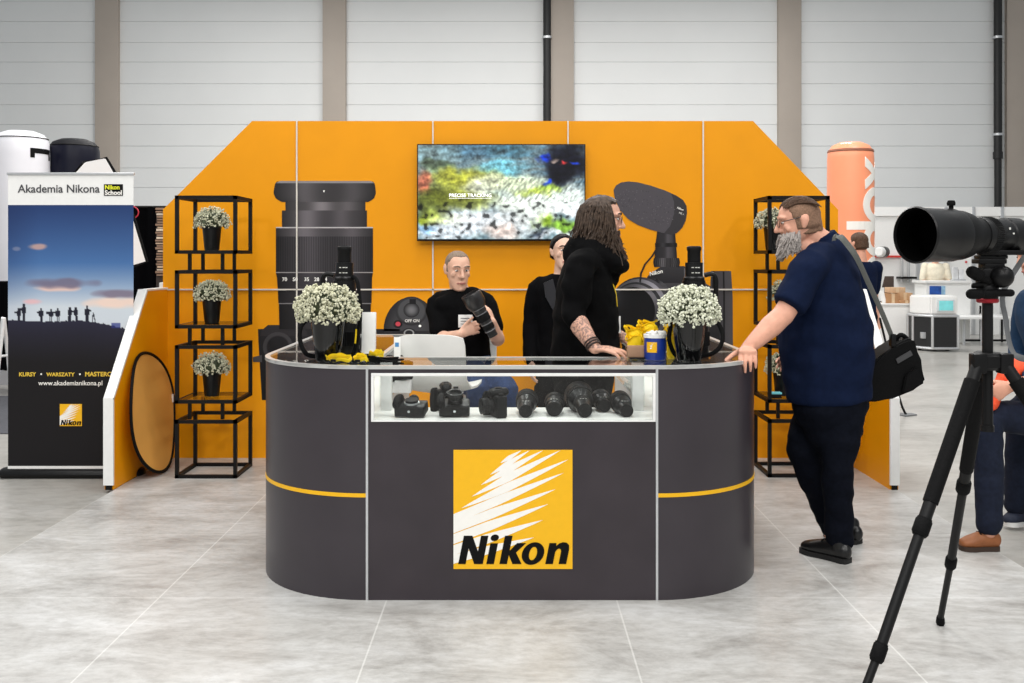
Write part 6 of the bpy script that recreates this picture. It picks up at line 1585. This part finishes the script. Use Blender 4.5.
def curved_bar(a0_, a1_, z0, z1):
    mb = MB(); n = 10; A, B = [], []
    for rr_ in (r * 1.0, r * 1.012):
        A.append([c + V((rr_ * math.sin(a0_ + (a1_ - a0_) * i / n), -rr_ * math.cos(a0_ + (a1_ - a0_) * i / n), z0)) for i in range(n + 1)]); B.append([p + V((0, 0, z1 - z0)) for p in A[-1]])
    rs = [[A[0][i], A[1][i], B[1][i], B[0][i]] for i in range(n + 1)]; mb.rings(rs); return mb
zz_ = lambda py: Z(py, 12.2 - .2) + .02
mb = curved_bar(.46 + math.asin(8 / 26.5), .46 + math.asin(25.6 / 26.5), zz_(153), zz_(148)); mb.build('mark_bar', LBLACK, t)
mb = curved_bar(.46 + math.asin(8 / 26.5), .46 + math.asin(12 / 26.5), zz_(157.5), zz_(152.5)); mb.build('mark_bar', LBLACK, t)
mb = curved_bar(.46 + math.asin(24.6 / 26.5), .46 + math.asin(25.6 / 26.5), zz_(159), zz_(152.5)); mb.build('mark_bar', LBLACK, t)
NINF = M('inflatable_navy', (10, 12, 30), .4, var=.08, scale=2, spec=.2)
inflatable('dark navy inflatable column beside the white one behind the banner', 74, 12.6, 24.5, 137.5, NINF, M('inflatable_black', (22, 22, 26), .6, spec=.2))
# softbox
SD = 9.0
t = thing('softbox', 'tilted white softbox with black edges behind the banner', 'softbox', (X(112, SD), SD, -.02))
sq = [(84, 162.5), (106.5, 158), (117, 176), (133.5, 216), (147, 261.5), (128, 268), (104, 272), (60, 190)]
mb = MB(); mb.prism([(X(a, SD), Z(b, SD)) for a, b in sq], SD, SD + .03); mb.build('diffuser', M('diffuser_white', (238, 238, 238), .7, var=.01), t, angle=20)
mb = MB(); loop = [P(a, b, SD + .01) for a, b in sq]; loop.append(loop[0]); mb.limb(loop, [.014] * len(loop), n=8, sub=1, round_=False); mb.build('edge', RUBBER, t)
cb_ = P(102, 215, SD + .5)
mb = MB(); outer_ = [P(a, b, SD + .03) for a, b in sq]; A = mb.pts(outer_); B = mb.pts([cb_ + (p - cb_) * .16 + V((0, .1, 0)) for p in outer_])
for i in range(len(A)): mb.face([A[i], A[(i + 1) % len(A)], B[(i + 1) % len(A)], B[i]])
mb.face(B); mb.build('shell', RUBBER, t, angle=20)
MB().cyl(cb_ + V((0, .1, 0)), V((cb_.x, cb_.y + .12, .02)), .016).build('pole', BLKMET, t)
for q in (0, 2.1, 4.2): MB().cyl(V((cb_.x, cb_.y + .12, .5)), V((cb_.x + .42 * math.cos(q), cb_.y + .12 + .42 * math.sin(q), -.01)), .011).build('leg', BLKMET, t)
# black backdrop
KD = 11.0
CURT = M('curtain_black', (7, 7, 9), .95, var=.1, spec=.05)
t = thing('black_backdrop', 'black cloth backdrop behind the softbox and the banner', 'backdrop', (X(140, KD), KD, -.02))
n = 60; rs = []
xa, xb = X(-60, KD), X(172, KD)
zt_ = Z(207, KD)
mb = MB(); front, back = [], []
for i in range(n + 1):
    x = xa + (xb - xa) * i / n; y = KD + .03 * math.sin(i * 1.7); front.append((x, y)); back.append((x, y + .012))
zl = lambda x: zt_ if x > X(92, KD) else Z(281, KD)
half1 = [p for p in front if p[0] > X(92, KD)]; half2 = [p for p in front if p[0] <= X(92, KD) + .1]
mb.prism_z(half1 + [(x, y + .012) for x, y in half1[::-1]], -.02, zt_); mb.build('cloth', CURT, t, angle=60)
MB().cyl((half1[0][0], KD, zt_), (half1[-1][0], KD, zt_), .014).build('rail', BLKMET, t)
for x in (half1[0][0], half1[-1][0]): MB().cyl((x, KD + .06, -.02), (x, KD + .06, zt_), .014).build('pole', BLKMET, t)
t = thing('covered_table', 'table draped in black cloth at the left edge behind the banner', 'table', (X(20, KD), KD, -.02))
MB().prism_z(half2 + [(x, y + .5) for x, y in half2[::-1]], .25, Z(282, KD)).build('cloth', CURT, t, angle=60)
for x in (half2[0][0] + .1, half2[-1][0] - .1): MB().cyl((x, KD + .25, -.02), (x, KD + .25, .3), .02).build('leg', BLKMET, t)
# brown sample strip and red ring light on the backdrop
t = thing('slat_panel', 'narrow panel of brown horizontal slats at the left edge of the orange wall', 'panel', (X(160, 10.6), 10.6, Z(276, 10.6)))
rnd = random.Random(9); za, zb = Z(276, 10.6), Z(207.5, 10.6); xa, xb = X(155.5, 10.6), X(170, 10.6)
SL = [M('slat_%s' % nm, c_, .7, var=.2, scale=20) for nm, c_ in (('tan', (204, 178, 152)), ('brown', (150, 122, 102)), ('pale', (224, 208, 188)))]
MB().box((xa, 10.62, za - .55), (xb, 10.66, zb)).build('backing', M('slat_backing', (60, 50, 46), .8), t)
for k in range(26):
    z0 = za + (zb - za) * k / 26; h_ = (zb - za) / 26
    MB().box((xa + rnd.uniform(0, .03), 10.585 + rnd.uniform(0, .012), z0 + h_ * .08), (xb, 10.622, z0 + h_ * rnd.uniform(.6, .92)), .003).build('slat', SL[k % 3 if rnd.random() < .7 else 1], t)
MB().cyl((X(158, 10.6), 10.64, -.02), (X(158, 10.6), 10.64, za), .02).build('leg', M('pole_blue', (60, 62, 120), .5), t)
t = thing('white_box', 'small white box showing at the inner end of the left wing behind the orange wall', 'box', (X(162, 10.4), 10.4, -.02))
mb = MB(); mb.box((X(159, 10.4), 10.4, -.02), (X(172, 10.4), 10.56, Z(282.5, 10.4)), .008); mb.build('body', WHITE, t); MB().box((X(159, 10.4) - .002, 10.395, .5), (X(172, 10.4), 10.5, .52)).build('tape', ALU, t)
t = thing('red_cable', 'thin red cable loop hanging on the black backdrop beside the banner', 'cable', (X(136, 10.9), 10.9, Z(212, 10.9)))
MB().tube([P(130 + 8.5 * math.sin(q), 212.5 - 6.5 * math.cos(q), 10.92) for q in [3.0 * i / 10 for i in range(11)]] + [P(126, 230, 10.93)], .007, 8).build('cable', M('cable_red', (190, 40, 60), .5), t)
# white stand at the left edge and grey mat
t = thing('white_easel', 'white metal easel legs at the left edge beside the banner', 'easel', (X(0, 9.2), 9.2, -.02))
WM = M('white_metal', (226, 228, 230), .4)
for a, b in (((4, 318, 9.2), (-3, 378, 9.2)), ((4, 318, 9.2), (9.5, 372, 9.4)), ((3, 318, 9.2), (-6, 372, 9.5))):
    p0, p1 = P(*a), P(*b); d = (p0 - p1); k = (p0.z + .02) / d.z; MB().cyl(p0, p0 - d * k, .016).build('leg', WM, t)
mb = MB(); mb.cyl(P(-4, 357, 9.25), P(10, 355, 9.3), .011); mb.build('crossbar', WM, t)
tag(MB().box((X(-140, 9.3), 8.6, -.0205), (X(60, 9.3), 10.9, -.012), .002).build('floor_mat', M('mat_grey', (92, 93, 98), .9, var=.15, scale=60, spec=.1), origin=(X(-40, 9.3), 9.7, -.02)), 'dark grey mat on the hall floor at the left edge', 'mat')
